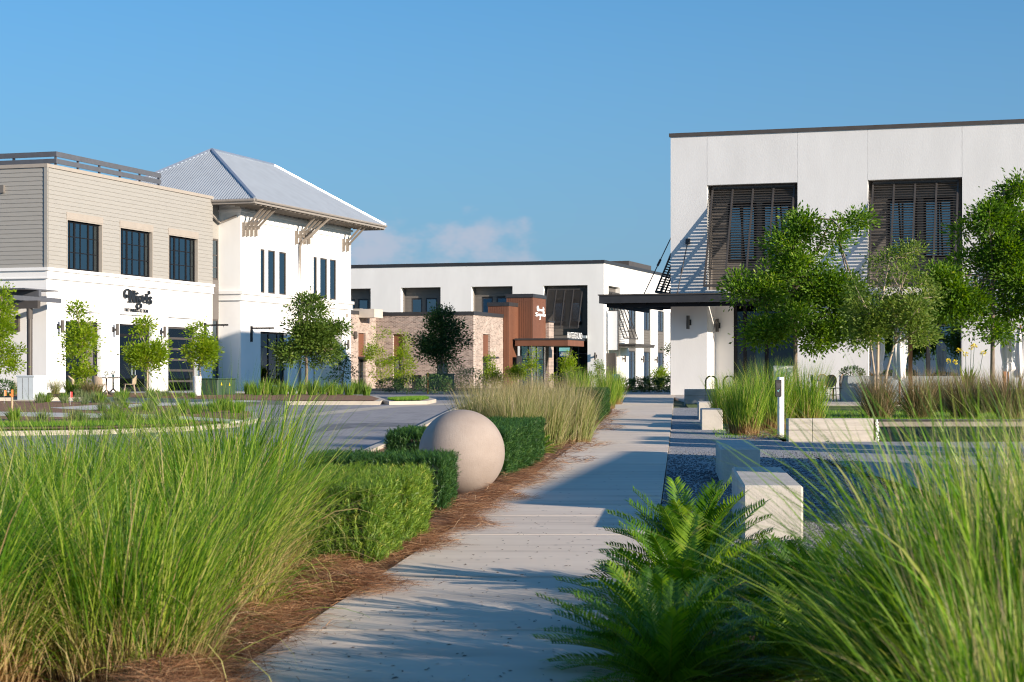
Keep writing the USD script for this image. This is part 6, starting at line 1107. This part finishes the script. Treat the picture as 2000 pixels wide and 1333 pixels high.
ico0 = trimesh.creation.icosphere(0, 1.0); iv, if_ = np.array(ico0.vertices), np.array(ico0.faces)
n = 14000; y = 9 + 24 * q.beta(1, 1.6, n); x = path_right(y) + .02 + q.uniform(0, 1, n) * np.interp(y, [8, 30], [2.0, 3.0]); sc_ = q.uniform(.008, .02, (n, 3)) * [1, 1, .7]
v = (iv[None] * sc_[:, None] * q.uniform(.8, 1.2, (n, 12, 1)) + np.column_stack([x, y, gh(y) + .034])[:, None]).reshape(-1, 3); f = (if_[None] + np.arange(n)[:, None, None] * 12).reshape(-1, 3)
solo('gravel_stones', (v, f), 'stone', 'loose grey gravel stones between path and concrete benches', 'gravel', 'stuff')
def turf_blades(n, xy, z, q, h=.09, w=.012):
    a = q.uniform(0, 6.28, n); s = np.stack([np.cos(a), np.sin(a), 0 * a], 1) * w / 2; p = np.column_stack([xy, z]); t_ = p + np.column_stack([q.normal(0, .03, (n, 2)), h * q.uniform(.5, 1.2, n)]); v = np.stack([p - s, p + s, t_], 1).reshape(-1, 3); return v, np.arange(n * 3).reshape(-1, 3), np.stack([np.repeat(q.uniform(.1, .9, n), 3), np.tile([.5, .5, 1], n)], 1)
n = 26000; y = q.uniform(38.6, 57, n); x = path_right(y) + .95 + q.uniform(0, 1, n) * 9; v, f, uv = turf_blades(n, np.column_stack([x, y]), gh(y) + .01, q); solo('lawn_grass', (v, f), 'grass_near', 'short green lawn behind the fountain wall', 'grass', 'stuff', uv=uv)
for poly, lab in ((gpoly((-300, 838), (100, 838), (300, 836), (378, 834.5), (366, 839.5), (200, 845), (0, 847), (-300, 847)), 'short turf strip on the island kerb at the left'), (islC.buffer(-.25), 'short turf on the small traffic island')):
    x0, y0, x1, y1 = poly.bounds; n = 14000; c = np.column_stack([q.uniform(x0, x1, n), q.uniform(y0, y1, n)]); c = c[[poly.contains(Point(*k)) for k in c]]; v, f, uv = turf_blades(len(c), c, gh(c[:, 1]) + .14, q); solo('turf_grass', (v, f), 'grass_near', lab, 'grass', 'stuff', uv=uv)

# bits of dry leaf and dark litter lying on the path
n = 420; y = 7.5 + 12 * q.beta(1, 1.7, n); x = path_left(y) + q.uniform(.05, 1.7, n); a = q.uniform(0, 6.28, n); L = q.uniform(.005, .017, n); W_ = L * q.uniform(.25, .6, n); d = np.stack([np.cos(a), np.sin(a)], 1); e = np.stack([-d[:, 1], d[:, 0]], 1); c = np.column_stack([x, y]); zz_ = np.full(n, .063)
v = np.stack([np.column_stack([c - d * L[:, None], zz_]), np.column_stack([c + e * W_[:, None], zz_ + .004]), np.column_stack([c + d * L[:, None], zz_ + .002]), np.column_stack([c - e * W_[:, None], zz_])], 1).reshape(-1, 3); i4 = np.arange(n) * 4
solo('leaf_litter', (v, np.vstack([np.stack([i4, i4 + 3, i4 + 2], 1), np.stack([i4, i4 + 2, i4 + 1], 1)])), 'soil', 'scattered dark bits of leaf litter on the concrete path', 'leaf litter', 'stuff')
